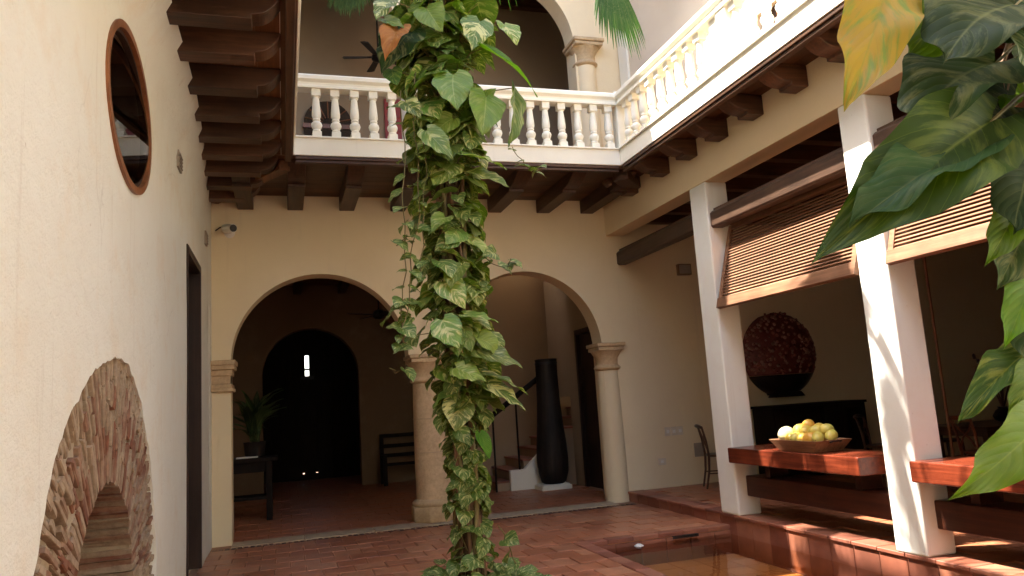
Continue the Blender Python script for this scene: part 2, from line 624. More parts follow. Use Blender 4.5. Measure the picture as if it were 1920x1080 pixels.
M_POOL = piecemat("pool_tile", [(0.0, (0.34, 0.13, 0.045)), (0.5, (0.46, 0.19, 0.065)), (1, (0.54, 0.25, 0.10))], 0.5, 0.4, 5, 0.1,
                  dark=(0.28, 0.11, 0.04), dark_amt=0.5)
M_WATER = glassy("pool_water", (0.95, 0.84, 0.68), 0.02, 1.33, 0.10)
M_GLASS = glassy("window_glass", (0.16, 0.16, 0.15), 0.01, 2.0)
M_BLACK = plain("black_metal", (0.018, 0.016, 0.015), 0.4, 0.3)
M_CCTV = plain("white_plastic", (0.75, 0.72, 0.66), 0.35)
M_SWITCH = plain("switch_plastic", (0.66, 0.58, 0.46), 0.4)
M_VENT = plain("vent_grey", (0.30, 0.26, 0.21), 0.7)
M_VASE = wood("dark_clay", (0.012, 0.009, 0.007), (0.030, 0.020, 0.015), 2, 0.6, spec=0.25, rand=0.0)
M_BOWL = plain("black_lacquer", (0.012, 0.010, 0.009), 0.35)
M_BERRY = piecemat("berry", [(0.0, (0.10, 0.022, 0.018)), (0.4, (0.30, 0.085, 0.065)), (0.7, (0.22, 0.13, 0.10)), (1, (0.42, 0.19, 0.14))], 0.45, 0.4, 20, 0.1)
M_BERRY_S = piecemat("berry_mass", [(0.0, (0.15, 0.03, 0.026)), (1, (0.16, 0.035, 0.03))], 0.5, 0.4, 30, 0.2)
M_RED = plain("red_paint", (0.30, 0.028, 0.020), 0.5)
M_PAPER = plain("paper", (0.75, 0.72, 0.66), 0.8)
M_ROOF = piecemat("clay_roof", [(0, (0.32, 0.13, 0.07)), (1, (0.40, 0.18, 0.10))], 0.9, 0.2, 6, 0.3)
M_SOIL = plain("soil", (0.05, 0.032, 0.02), 1.0, var=0.5, scale=30, bstr=0.8)
M_GROUND = plain("earth", (0.18, 0.14, 0.10), 1.0, var=0.3, scale=1)
M_BARK = wood("palm_bark", (0.060, 0.036, 0.022), (0.150, 0.095, 0.058), 0, 0.9, 2.0, 0.1, rand=0)
M_STEM = plain("vine_stem", (0.16, 0.125, 0.040), 0.6, var=0.35, scale=20)
M_STEMB = plain("woody_stem", (0.17, 0.095, 0.045), 0.8, var=0.35, scale=25, bstr=0.5)
M_LEAF = leafmat("pothos_leaf", (0.205, 0.300, 0.048), (0.085, 0.165, 0.028), (0.62, 0.60, 0.25), 2.0, 0.26, 0.40)
M_LEAFBIG = leafmat("pothos_big_leaf", (0.195, 0.290, 0.042), (0.080, 0.160, 0.026), (0.60, 0.58, 0.23), 1.6, 0.32, 0.42)
M_LEAFBRIGHT = leafmat("pothos_bright_leaf", (0.13, 0.24, 0.022), (0.065, 0.15, 0.014), (0.34, 0.40, 0.09), 0.4, 0.5, 0.5, spec=0.3)
M_LEAFSHADE = leafmat("pothos_shaded_leaf", (0.026, 0.054, 0.009), (0.009, 0.023, 0.005), (0.22, 0.22, 0.09), 0.6, 0.16, 0.6, spec=0.15)  # shade on the leaves put into their colour
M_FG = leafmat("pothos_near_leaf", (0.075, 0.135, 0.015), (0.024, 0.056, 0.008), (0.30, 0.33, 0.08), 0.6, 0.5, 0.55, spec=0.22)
M_YELLOW = leafmat("yellow_leaf", (0.34, 0.265, 0.018), (0.27, 0.175, 0.012), (0.19, 0.25, 0.035), 1.2, 0.40, 0.55)
M_DEAD = leafmat("dead_leaf", (0.52, 0.20, 0.055), (0.30, 0.09, 0.025), (0.55, 0.28, 0.10), 0.4, 0.3, 0.7, True)
M_FROND = leafmat("palm_leaf", (0.060, 0.120, 0.030), (0.030, 0.070, 0.018), (0.20, 0.26, 0.09), 0.3, 0.35, 0.6, spec=0.15)
M_PLANT = leafmat("house_plant_leaf", (0.05, 0.10, 0.03), (0.025, 0.055, 0.016), (0.30, 0.30, 0.15), 0.5, 0.3)

# ---------------------------------------------------------------- dimensions
WL = -0.9          # left wall face
BY = 10.7          # arcade face
BT = 0.36          # arcade thickness
GX = 4.93          # gallery pillar face
ZS, ZT = 4.64, 4.86  # balcony fascia bottom/top
BLX, BBY, BRX = 0.17, 8.92, 4.42   # balcony edges
PLAT = 0.13
CYF = -4.5         # courtyard end behind the camera

# ================================================================ SETTING
g = MB(); g.add([(-400, -400, -1.2), (400, -400, -1.2), (400, 400, -1.2), (-400, 400, -1.2)], [(0, 1, 2, 3)])
tag(g.build("ground", M_GROUND), None, None, kind="structure")

# courtyard floor: bed, tiles one by one, brick course, threshold stones
PX0, PX1, PY1 = 3.18, 4.95, 8.0
fl = MB()
fl.box(-1.0, PX0 - .06, CYF, BY + BT, -0.9, -0.014)
fl.box(PX0 - .06, 5.3, PY1 + .06, BY + BT, -0.9, -0.0142)
floor = tag(fl.build("courtyard_floor", M_GROUT), None, None, kind="structure")
TS = 0.315
tile_me = [cmesh("tile", TS - .010 - .003 * k, TS - .010 - .002 * k, 0.022, 0.004, M_TILE) for k in range(3)]
rest = MB()
row = 0
y = BY - 0.43
ntile = 0
REG = ((WL - .02, PX0 - .152, CYF, PY1 + .157), (WL - .02, 4.942, PY1 + .157, BY))
while y > CYF + .3:
    x = WL - (row % 2) * TS / 2
    while x < 5.0:
        for (rx0, rx1, ry0, ry1) in REG:
            xa, xb, ya, yb = max(x, rx0), min(x + TS, rx1), max(y - TS, ry0), min(y, ry1)
            if xb - xa < .03 or yb - ya < .03:
                continue
            z = rnd.uniform(-.0025, .0025)
            xc, yc = (xa + xb) / 2, (ya + yb) / 2
            if yc > 5.75 and ntile < 300:
                Mx = Matrix.Translation((xc, yc, z)) @ Matrix.Rotation(rnd.uniform(-.010, .010), 4, 'Z') @ Matrix.Rotation(rnd.uniform(-.005, .005), 4, 'X') @ Matrix.Diagonal(((xb - xa) / TS, (yb - ya) / TS, 1, 1))
                inst("tile", rnd.choice(tile_me), floor, Mx); ntile += 1
            else:
                rest.box(xa + .005, xb - .005, ya + .005, yb - .005, -.02, z)
        x += TS
    y -= TS
    row += 1
o = rest.build("tile_field", M_TILE, floor); o["kind"] = "stuff"
sb = cmesh("brick", 0.052, 0.115, 0.03, 0.004, M_SOLDIER)
x = WL + .05
while x < 4.9:
    inst("brick", sb, floor, Matrix.Translation((x, BY - .36, rnd.uniform(-.004, .002))) @ Matrix.Rotation(rnd.uniform(-.05, .05), 4, 'Z'))
    x += 0.075
for i in range(6):
    x0 = -.66 + i * .9
    if x0 < 4.5:
        m = MB().box(x0, min(x0 + .892, 4.66), BY - .285, BY + .11, -.03, .006)
        m.build("threshold_stone", M_THRESH, floor, bevel=.006)

# inside floor of the arcade room and passage
rf = MB(); rf.box(-3.2, 7.6, BY + .112, 23, -.5, -.016)
room_floor = tag(rf.build("room_floor", M_GROUT), None, None, kind="structure")
rt = MB()
yy = BY + .12 + .16
r_ = 0
while yy < 20:
    xx = -2.9 + (r_ % 2) * .16
    while xx < 5.0:
        zz = rnd.uniform(-.002, .002)
        rt.box(xx - .152, xx + .152, yy - .152, yy + .152, -.03, zz)
        xx += .315
    yy += .315; r_ += 1
o = rt.build("tile_field", M_TILE, room_floor); o["kind"] = "stuff"

# gallery platform with step edge tiles
gf = MB(); gf.box(4.965, 13.6, CYF, BY, -.9, PLAT - .016)
gal_floor = tag(gf.build("gallery_floor", M_GROUT), None, None, kind="structure")
gt = MB()
yy = BY - .16; r_ = 0
while yy > CYF:
    xx = 5.36 + (r_ % 2) * .16
    while xx < 13.3:
        zz = PLAT + rnd.uniform(-.002, .002)
        gt.box(xx - .152, xx + .152, yy - .152, yy + .152, PLAT - .03, zz)
        xx += .315
    yy -= .315; r_ += 1
o = gt.build("tile_field", M_TILE, gal_floor); o["kind"] = "stuff"
edge_me = cmesh("edge_tile", .27, .305, .03, .006, M_CURB)
riser_me = cmesh("riser_tile", .305, .12, .018, .004, M_CURB)
riser2_me = cmesh("riser_tile", .309, .42, .018, .004, M_CURB)
yy = BY - .16
while yy > 1.5:
    inst("edge_tile", edge_me, gal_floor, Matrix.Translation((5.065, yy, PLAT + .004 + rnd.uniform(-.002, .002))) @ Matrix.Rotation(rnd.uniform(-.01, .01), 4, 'Z'))
    # riser faces -x
    Rm = Matrix(((0, 0, -1, 0), (1, 0, 0, 0), (0, 1, 0, 0), (0, 0, 0, 1)))
    if yy < PY1 + .1:
        inst("riser_tile", riser2_me, gal_floor, Matrix.Translation((4.950 + rnd.uniform(-.002, .002), yy, -.10)) @ Rm)
    else:
        inst("riser_tile", riser_me, gal_floor, Matrix.Translation((4.948 + rnd.uniform(-.002, .002), yy, .052)) @ Rm)
    yy -= .315

# pool
pool = thing("pool", "shallow terracotta-lined pool sunk beside the gallery step", "pool", (PX0, PY1, -.33))
pb = MB(); pb.box(PX0 - .02, 4.96, -2, PY1 + .02, -.40, -.33)
pb.box(PX0 - .06, PX0 - .02, -2, PY1 + .02, -.62, -.03)
pb.box(PX0 - .06, 4.95, PY1 + .02, PY1 + .06, -.62, -.03)
pb.box(PX0 - .06, 4.96, -2.05, -2.0, -.62, -.03)
pb.build("basin", M_POOL, pool)
pt = cmesh("pool_tile", .30, .30, .015, .003, M_POOL)
xx = PX0 + .14
while xx < 4.9:
    yy = PY1 - .14
    while yy > 4.6:
        inst("floor_tile", pt, pool, Matrix.Translation((xx, yy, -.318)))
        yy -= .31
    xx += .31
cop = cmesh("coping_tile", .15, .305, .045, .007, M_CURB)
yy = PY1 - .05
while yy > -1.8:
    inst("coping_tile", cop, pool, Matrix.Translation((PX0 - .07, yy, .004 + rnd.uniform(-.002, .002)))); yy -= .312
cop2 = cmesh("coping_tile", .305, .15, .045, .007, M_CURB)
xx = PX0 + .0
while xx < 4.9:
    inst("coping_tile", cop2, pool, Matrix.Translation((xx + .07, PY1 + .075, .005 + rnd.uniform(-.002, .002)))); xx += .312
wall_t = cmesh("wall_tile", .305, .30, .02, .004, M_CURB)
Rb = Matrix(((1, 0, 0, 0), (0, 0, -1, 0), (0, 1, 0, 0), (0, 0, 0, 1)))
xx = PX0 + .155
while xx < 4.9:
    inst("wall_tile", wall_t, pool, Matrix.Translation((xx, PY1 - .002, -.20)) @ Rb); xx += .312
MB().box(4.2, 4.52, PY1 - .026, PY1 + .01, -.070, -.042).build("skimmer_slot", M_BLACK, pool)
MB().lathe([(.001, -.01), (.05, -.008), (.055, 0), (.02, .02), (.001, .022)], (3.75, PY1 - .05, -.085), 14).build("pool_light", M_CCTV, pool, True)
wt = MB(); wt.add([(PX0 - .02, -2, -.09), (4.93, -2, -.09), (4.93, PY1 + .0, -.09), (PX0 - .02, PY1 + .0, -.09)], [(0, 1, 2, 3)])
tag(wt.build("water", M_WATER), None, None, kind="structure")

# ================================================================ LEFT WALL
def lwx(y, z):
    s = max(0, min(1, (z - 4.09) / .45)); s = s * s * (3 - 2 * s)
    q = max(0, min(1, (y - 6.4) / 4.6)); q = 1 - q * q * (3 - 2 * q) * .95
    und = .012 * noise.noise(Vector((y * .6, z * .6, 3.1))) + .006 * noise.noise(Vector((y * 2.1, z * 2.1, 9.1)))
    return WL + .215 * s * q + und


lw = thing("plaster_wall", "tall pale plaster wall with oval window and exposed brick arch, left of courtyard", "wall", (WL, 5, 0))
AC = (4.76, .56)
out = [(CYF, -.3), (3.19, -.3)]
na = 110
ring = []
for i in range(na + 1):
    a = PI - PI * i / na
    rr_ = 1.43 + .035 * noise.noise(Vector((a * 3.2, 1.7, 0))) + .022 * noise.noise(Vector((a * 14, 4.7, 0))) + .012 * noise.noise(Vector((a * 41, 2.7, 0))) + (.12 if a > PI * .62 else 0) * (a - PI * .62)
    ring.append((AC[0] + rr_ * math.cos(a), AC[1] + rr_ * math.sin(a)))
out += [(ring[0][0], -.3)] + ring + [(ring[-1][0], -.3)]
out = out[:1] + out[2:]
out += [(8.02, -.3), (8.02, 3.33), (9.29, 3.33), (9.29, -.3), (10.30, -.3), (10.30, 3.07), (10.42, 3.07), (10.42, -.3), (BY, -.3), (BY, 4.66), (CYF, 4.66)]
oval = [(5.06 + .71 * math.cos(2 * PI * i / 40), 3.575 + .50 * math.sin(2 * PI * i / 40)) for i in range(40)]
pm = panel(out, [oval], lambda u, v, d: (lwx(u, v) if d == 0 else WL - .5, u, v), .5, .16)
pm.build("wall", M_LEFT, lw, True, sharp=30)
# oval window
def ring_oval(m, a0, b0, a1, b1, x0, x1, n=48):
    vs = []
    for i in range(n):
        c, s = math.cos(2 * PI * i / n), math.sin(2 * PI * i / n)
        for aa, bb, xx in ((a0, b0, x0), (a1, b1, x0), (a1, b1, x1), (a0, b0, x1)):
            vs.append((xx, 5.06 + aa * c, 3.575 + bb * s))
    fs = []
    for i in range(n):
        j = (i + 1) % n
        for k in range(4):
            k2 = (k + 1) % 4
            fs.append((i * 4 + k, j * 4 + k, j * 4 + k2, i * 4 + k2))
    m.add(vs, fs)
win = MB(); ring_oval(win, .72, .51, .672, .462, WL + .016, WL - .05)
win = win.build("window", M_FRAME, lw, True, sharp=30)
m = MB(); ring_oval(m, .674, .464, .650, .440, WL - .012, WL - .05); m.build("sash", M_DOOR, win, True, sharp=30)
m = MB(); m.add([(WL - .062 + .105 * .655 * math.cos(2 * PI * i / 40), 5.06 + .655 * math.cos(2 * PI * i / 40), 3.575 + .445 * math.sin(2 * PI * i / 40)) for i in range(40)], [tuple(range(40))])
m.build("glass", M_GLASS, win)
# dark room behind window and door so nothing shows through
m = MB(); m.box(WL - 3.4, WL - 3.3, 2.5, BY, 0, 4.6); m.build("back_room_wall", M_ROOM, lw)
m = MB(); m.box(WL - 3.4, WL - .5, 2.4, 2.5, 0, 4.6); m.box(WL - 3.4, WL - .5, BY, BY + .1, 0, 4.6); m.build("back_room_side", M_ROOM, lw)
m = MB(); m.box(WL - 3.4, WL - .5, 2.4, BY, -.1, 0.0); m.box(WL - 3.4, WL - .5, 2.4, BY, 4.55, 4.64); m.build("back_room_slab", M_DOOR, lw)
# door leaf in its reveal
dr = MB(); dr.box(WL - .42, WL - .36, 8.02, 9.29, 0, 3.33); dr = dr.build("door", M_DOOR, lw)
for (a, b) in ((8.10, 8.61), (8.70, 9.21)):
    for (c, d) in ((.25, 1.15), (1.3, 2.2), (2.35, 3.15)):
        MB().box(WL - .36, WL - .335, a, b, c, d).build("door_panel", M_DOOR, dr, bevel=.01)
fr = MB(); fr.box(WL - .15, WL + .012, 8.0, 8.06, 0, 3.36); fr.box(WL - .15, WL + .012, 9.25, 9.31, 0, 3.36); fr.box(WL - .15, WL + .014, 8.06, 9.25, 3.28, 3.36)
fr.build("door_frame", M_DOOR, lw)
# narrow shuttered slot near the corner
MB().box(WL - .2, WL - .12, 10.30, 10.42, 0, 3.07).build("shutter", M_DOOR, lw)
MB().box(WL - .16, WL - .02, 10.302, 10.418, 1.46, 1.52).build("shutter_rail", M_LEFT, lw)
MB().box(WL - .3, WL - .0, 10.302, 10.418, -.05, .72).build("shutter_sill", M_LEFT, lw)
# vents
for (y0, y1, z0, z1) in ((7.26, 7.50, 3.93, 4.09), (9.82, 10.0, 3.76, 3.93)):
    xw = max(lwx(y0, z0), lwx(y1, z1), lwx(y0, z1), lwx(y1, z0)) + .014
    v = MB(); v.box(xw - .02, xw + .006, y0, y1, z0, z1); v = v.build("vent", M_VENT, lw, bevel=.003)
    for k in range(4):
        MB().box(xw + .004, xw + .016, y0 + .02, y1 - .02, z0 + .02 + k * .034, z0 + .034 + k * .034).build("vent_slat", M_VENT, v)
# exposed brickwork
rng = random.Random(3)
bed = []
nb = 40
poly = [(AC[0] + 1.52, -.3)] + [(AC[0] + (1.52 + .10 * (i / nb) ** 2) * math.cos(PI * i / nb), AC[1] + 1.52 * math.sin(PI * i / nb)) for i in range(nb + 1)] + [(AC[0] - 1.62, -.3)]
inn = [(AC[0] + .757, -.3)] + [(AC[0] + .757 * math.cos(PI * i / nb), AC[1] + .757 * math.sin(PI * i / nb)) for i in range(nb + 1)] + [(AC[0] - .757, -.3)]
outl = poly + list(reversed(inn))
mb = panel(outl, [], lambda u, v, d: (WL - .048 + (.016 * noise.noise(Vector((u * 9, v * 9, 2))) + .010 * noise.noise(Vector((u * 31, v * 31, 5))) if d == 0 else -.5), u, v), .5, .05)
bedo = mb.build("mortar_bed", M_MORTAR, lw, True, sharp=60)
def rbrick(th, le, dp, seed):
    rr = random.Random(seed)
    m = MB()
    def j(s): return rr.uniform(-s, s)
    a, b = th / 2, le / 2
    vs = []
    for zz, sh in ((-dp, 1.0), (-.005, 1.0), (0, .84)):
        for (sx, sy) in ((-1, -1), (1, -1), (1, 1), (-1, 1)):
            vs.append((sx * a * sh + j(.004), sy * b * (sh if zz == 0 else 1) * .99 + j(.012), zz + (j(.0025) if zz > -.1 else 0)))
    fs = [(8, 9, 10, 11)]
    for l in (0, 4):
        for k in range(4):
            k2 = (k + 1) % 4
            fs.append((l + k, l + k2, l + 4 + k2, l + 4 + k))
    m.add(vs, fs)
    me = m.mesh("brick"); me.materials.append(M_BRICK)
    return me
ring_me = [rbrick(.050, .30, .10, s) for s in range(5)]
deep_me = [rbrick(.032 + .003 * (s % 3), .20, .42, s + 20) for s in range(5)]
short_me = [rbrick((.024, .028, .032, .036, .026, .030)[s], (.19, .12, .16, .10, .21, .14)[s], .10, s + 40) for s in range(6)]
def radial(me, r, a, x, tilt=0):
    er = Vector((0, math.cos(a), math.sin(a)))      # radial (local y)
    et = Vector((0, -math.sin(a), math.cos(a)))     # tangential
    ex = Vector((1, 0, 0))
    lx = er.cross(ex)
    Mx = Matrix((( lx.x, er.x, ex.x, x), (lx.y, er.y, ex.y, AC[0] + r * math.cos(a)), (lx.z, er.z, ex.z, AC[1] + r * math.sin(a)), (0, 0, 0, 1)))
    return inst("brick", me, lw, Mx @ Matrix.Rotation(tilt, 4, 'Z') @ Matrix.Rotation(rng.uniform(-.02, .02), 4, 'X'))
nring = 0
ring_rest = MB()
for course, (r0, step, mes, dxx, jit) in enumerate(((.835, .044, deep_me, -.030, .005), (1.01, .040, short_me, -.024, .010), (1.13, .041, short_me, -.022, .012), (1.25, .042, short_me, -.020, .013), (1.36, .043, short_me, -.020, .012), (1.47, .044, short_me, -.020, .012))):
    n = int(PI * r0 / step)
    for i in range(-2, n + 2):
        a = (i + .5) * PI / n + rng.uniform(-.018, .018)
        if course > 0 and rng.random() < (.30 if a > PI * .55 else .14):
            continue
        if a < -.15 or a > PI + .15:
            continue
        o_b = radial(rng.choice(mes), r0 + (rng.uniform(-.05, .05) if course else rng.uniform(-.012, .012)), a, WL + dxx + rng.uniform(-jit, jit * .6), rng.uniform(-.10, .10))
        if not (.10 < a < PI - .02) or nring >= 270:
            Mo = Matrix.Translation(ORG[lw]) @ o_b.matrix_basis
            ring_rest.add([Mo @ v.co for v in o_b.data.vertices], [tuple(p.vertices) for p in o_b.data.polygons])
            bpy.data.objects.remove(o_b)
        else:
            nring += 1
ring_rest.build("ring_bricks", M_BRICK, lw)["kind"] = "stuff"
# back of the niche: level courses
bk_me = [rbrick(.235, .064, .08, s + 60) for s in range(5)]
for q_ in bk_me:
    q_.materials[0] = M_SOLDIER  # darker brick colour stands in for shade inside the niche
mbk = MB(); mbk.box(WL - .60, WL - .47, AC[0] - 1.0, AC[0] + 1.0, -.3, 1.5); mbk.build("niche_back", M_SOIL, lw)  # dark soil colour as backing, deepens the niche's painted shade
zz = .02; k = 0
Rx = Matrix(((0, 0, 1, 0), (1, 0, 0, 0), (0, 1, 0, 0), (0, 0, 0, 1)))
low = MB()
while zz < 1.32:
    yy = AC[0] - .80 + (k % 2) * .12
    while yy < AC[0] + .8:
        if math.hypot(yy - AC[0], max(0, zz - AC[1])) < .82:
            Mx = Matrix.Translation((WL - .455 + rng.uniform(-.006, .006), yy, zz)) @ Rx
            if zz > .5:
                inst("brick", rng.choice(bk_me), lw, Mx)
            else:
                q = rng.choice(bk_me); low.add([Mx @ v.co for v in q.vertices], [tuple(p.vertices) for p in q.polygons])
        yy += .25
    # jambs below the springing
    if zz < .54:
        for sgn in (-1, 1):
            q = rng.choice(deep_me)
            Mj = Matrix(((0, 0, 1, WL - .03), (0, sgn, 0, AC[0] + sgn * .835), (-sgn, 0, 0, zz), (0, 0, 0, 1)))
            low.add([Mj @ v.co for v in q.vertices], [tuple(p.vertices) for p in q.polygons])
    zz += .072; k += 1
low.build("lower_bricks", M_BRICK, lw)["kind"] = "stuff"
# left upper storey wall behind its balcony and unseen rear wall added to bounce light
m = MB(); m.box(WL - .5, WL, CYF, BY, ZT, 9.4)
tag(m.build("upper_wall", M_LEFT), "plain plaster upper wall over the left balcony", "wall")
m = MB(); m.box(-1.4, 13.6, CYF - .4, CYF, -.3, 9.0)
tag(m.build("rear_bounce_wall", M_LEFT), "unseen plaster wall closing the near end of the courtyard, added to bounce light", "wall")

# ================================================================ ARCADE (ground)
def arches_outline(x0, x1, zb, zt, arcs, base):
    o_ = [(x0, base)]
    for (cx, cz, r) in arcs:
        o_ += [(cx - r, base)] + [(p[0], p[1]) for p in arc(cx, cz, r, PI, 0, 36)] + [(cx + r, base)]
    o_ += [(x1, base), (x1, zt), (x0, zt)]
    return o_
A1, A2, AR, AZ = .53, 3.52, 1.19, 2.33
# wall above; column carries the middle, so the sheet starts at the springing between the arches
o_ = [(WL - .3, -.3), (A1 - AR, -.3)] + arc(A1, AZ, AR, PI, 0, 36) + arc(A2, AZ, AR, PI, 0, 36) + [(A2 + AR, -.3), (13.6, -.3), (13.6, 4.66), (WL - .3, 4.66)]
arcade = thing("arcade", "cream wall with two round arches on a coral stone column", "arcade", (2.0, BY, 0))
def amap(u, v, d):
    return (u, BY + d + (0 if d else .006 * noise.noise(Vector((u * .8, v * .8, 7)))), v)
panel(o_, [], amap, BT, .3).build("wall", M_BACK, arcade, True, sharp=30)
def capital(m, cx, cy, z0, z1, r, sq):
    """moulded capital: neck ring, flaring echinus, square abacus"""
    h = z1 - z0
    m.lathe([(r, 0), (r + .035, .02), (r + .045, .045), (r + .02, .07), (r + .005, .085), (r + .01, h * .45), (r + .05, h * .62), (r + .085, h * .74)], (cx, cy, z0), 24)
    m.box(cx - sq, cx + sq, cy - sq, cy + sq, z0 + h * .72, z0 + h * .86)
    m.box(cx - sq - .022, cx + sq + .022, cy - sq - .022, cy + sq + .022, z0 + h * .862, z1)
CX, CY = 2.025, BY + BT / 2
col = MB(); col.lathe([(.25, .30), (.252, .6), (.25, 1.1), (.244, 1.6), (.235, 1.94)], (CX, CY, 0), 28)
col = col.build("column", M_STONE, arcade, True)
for zj in (.95, 1.42):
    MB().lathe([(.2535, -.004), (.2535, .004)], (CX, CY, zj), 28).build("joint", M_THRESH, col, True)
m = MB(); capital(m, CX, CY, 1.92, AZ, .235, .29); m.build("capital", M_STONE, col, True, bevel=.012, sharp=35)
m = MB()
m.lathe([(.325, 0), (.34, .02), (.34, .20), (.33, .215)], (CX, CY, 0), 8, a0=PI / 8, a1=2 * PI + PI / 8)
m.lathe([(.30, .21), (.315, .235), (.312, .265), (.275, .29), (.262, .31)], (CX, CY, 0), 24)
m.build("base", M_STONE, col, True, bevel=.012, sharp=35)
# left pier
m = MB(); m.box(WL - .2, A1 - AR - .004, BY - .012, BY - .001, -.1, 1.93); pier = m.build("pier", M_BACK, arcade)
m = MB()
for (z0, z1, e) in ((1.95, 2.0, .035), (2.0, 2.05, .02), (2.05, 2.16, .0), (2.16, 2.24, .02), (2.24, 2.30, .05), (2.30, 2.365, .065)):
    m.box(WL - .2, A1 - AR + e, BY - .03 - e, BY + BT + .03 + e, z0, z1)
m.build("capital", M_STONE, pier, bevel=.010)
# right engaged half column
m = MB(); m.lathe([(.185, -.1), (.185, .6), (.18, 1.3), (.172, 1.96)], (4.83, BY + .13, 0), 24); hp = m.build("half_column", M_BACK, arcade, True)
m = MB(); capital(m, 4.83, BY + .13, 1.96, 2.38, .172, .215); m.build("capital", M_STONE, hp, True, bevel=.012, sharp=35)
for zj in (1.66, 1.78):
    MB().box(4.705, 4.714, BY + .13, BY + .21, zj, zj + .09).build("switch_plate", M_BLACK, arcade)
# little things on the arcade wall in the gallery bay
sw = thing("switch_plate", "triple light switch plate on the gallery end wall", "switch", (5.8, BY, .96))
for i in range(3):
    MB().box(5.645 + i * .108, 5.745 + i * .108, BY - .012, BY + .004, .90, 1.03).build("switch_cover", M_SWITCH, sw, bevel=.004)
    MB().box(5.67 + i * .108, 5.72 + i * .108, BY - .018, BY - .010, .94, .99).build("rocker", M_CCTV, sw, bevel=.003)
sk = thing("wall_socket", "single socket plate low on the gallery end wall", "socket", (5.56, BY, .52))
MB().box(5.49, 5.62, BY - .010, BY + .004, .47, .57).build("cover", M_SWITCH, sk, bevel=.004)
MB().box(5.53, 5.58, BY - .014, BY - .008, .50, .54).build("insert", M_CCTV, sk, bevel=.002)
sp = thing("wall_speaker", "small square box fixed high on the gallery end wall", "box", (6.24, BY, 3.5))
MB().box(6.12, 6.36, BY - .07, BY + .002, 3.42, 3.60).build("case", M_ROOM, sp, bevel=.008)
MB().box(6.14, 6.34, BY - .076, BY - .068, 3.44, 3.58).build("grille", M_VENT, sp)
fb = thing("floor_box", "small dark square recess low on the wall beside the bentwood chair", "recess", (6.22, BY, .6))
MB().box(6.10, 6.32, BY - .012, BY + .002, .52, .78).build("rim", M_HEAD, fb, bevel=.003)
MB().box(6.125, 6.295, BY - .016, BY - .010, .545, .755).build("back_plate", M_VENT, fb)

# security camera
cc = thing("security_camera", "small white security camera on the cream wall above the left arch", "camera", (-.66, BY, 4.1))
MB().lathe([(.07, 0), (.072, .015), (.05, .03), (.03, .04)], (0, 0, 0), 18).build("mount", M_CCTV, cc, True)
mo = COL.objects[-1] if False else [c for c in bpy.data.objects if c.parent == cc][0]
mo.matrix_basis = Matrix.Rotation(PI / 2, 4, 'X') @ Matrix.Translation(Vector((0, 0, 0)) - Vector((0, 0, 0)))
mo.data.transform(Matrix.Translation(ORG[cc]))
MB().tube([(-.66, BY - .02, 4.11), (-.66, BY - .07, 4.13), (-.65, BY - .10, 4.14)], .022, 8).build("arm", M_CCTV, cc, True)
MB().tube([(-.71, BY - .06, 4.15), (-.65, BY - .15, 4.13), (-.60, BY - .23, 4.115)], [.062, .062, .058], 14).build("body", M_CCTV, cc, True, sharp=40)
MB().tube([(-.601, BY - .229, 4.115), (-.594, BY - .241, 4.113)], [.05, .048], 14).build("lens", M_BLACK, cc, True, sharp=40)
MB().tube([(-.84, BY - .01, 4.13), (-.78, BY - .03, 4.17), (-.70, BY - .04, 4.16)], .008, 6).build("cable", M_BLACK, cc)

# ================================================================ ROOM BEHIND THE ARCADE
IY = 16.9
room = thing("inner_room", "dim room behind the arches with an inner arch to the street passage", "room", (1, 14, 0))
oi_ = [(-3.2, -.3), (-.42, -.3)] + arc(.59, 2.42, 1.01, PI, 0, 28) + [(1.60, -.3), (7.6, -.3), (7.6, 4.5), (-3.2, 4.5)]
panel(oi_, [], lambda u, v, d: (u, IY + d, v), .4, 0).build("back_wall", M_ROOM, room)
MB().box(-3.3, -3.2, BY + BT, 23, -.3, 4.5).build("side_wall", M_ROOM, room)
m = MB(); m.box(-3.2, 3.3, BY + BT, IY + .4, 4.38, 4.5); m.box(3.3, 13.6, BY + BT, 13.36, 4.38, 4.5); m.box(3.3, 13.6, 14.56, IY + .4, 4.38, 4.5); m.box(5.3, 13.6, 13.36, 14.56, 4.38, 4.5)
m.build("ceiling", M_PLANKX, room)
m = MB(); m.box(3.1, 3.3, 13.5, 14.7, 4.5, 7.6); m.box(5.3, 5.5, 13.5, 14.7, 4.5, 7.6); m.box(3.1, 5.5, 14.56, 14.7, 4.5, 7.6); m.build("light_shaft", M_WHITE, room)  # open shaft added to bring sky light down onto the stair
for i in range(9):
    xx = -2.6 + i * .95
    MB().box(xx, xx + .16, BY + BT, IY if xx < 3.6 else 13.3, 4.18, 4.38).build("ceiling_beam", M_BEAMY, room, bevel=.01)
# passage
MB().box(-1.1, -1.0, IY + .4, 20.2, -.3, 4.5).build("passage_wall", M_ROOM, room)
MB().box(2.2, 2.3, IY + .4, 20.2, -.3, 4.5).build("passage_wall", M_ROOM, room)
MB().box(-1.1, 2.3, IY + .4, 20.2, 4.3, 4.4).build("passage_ceiling", M_DOOR, room)
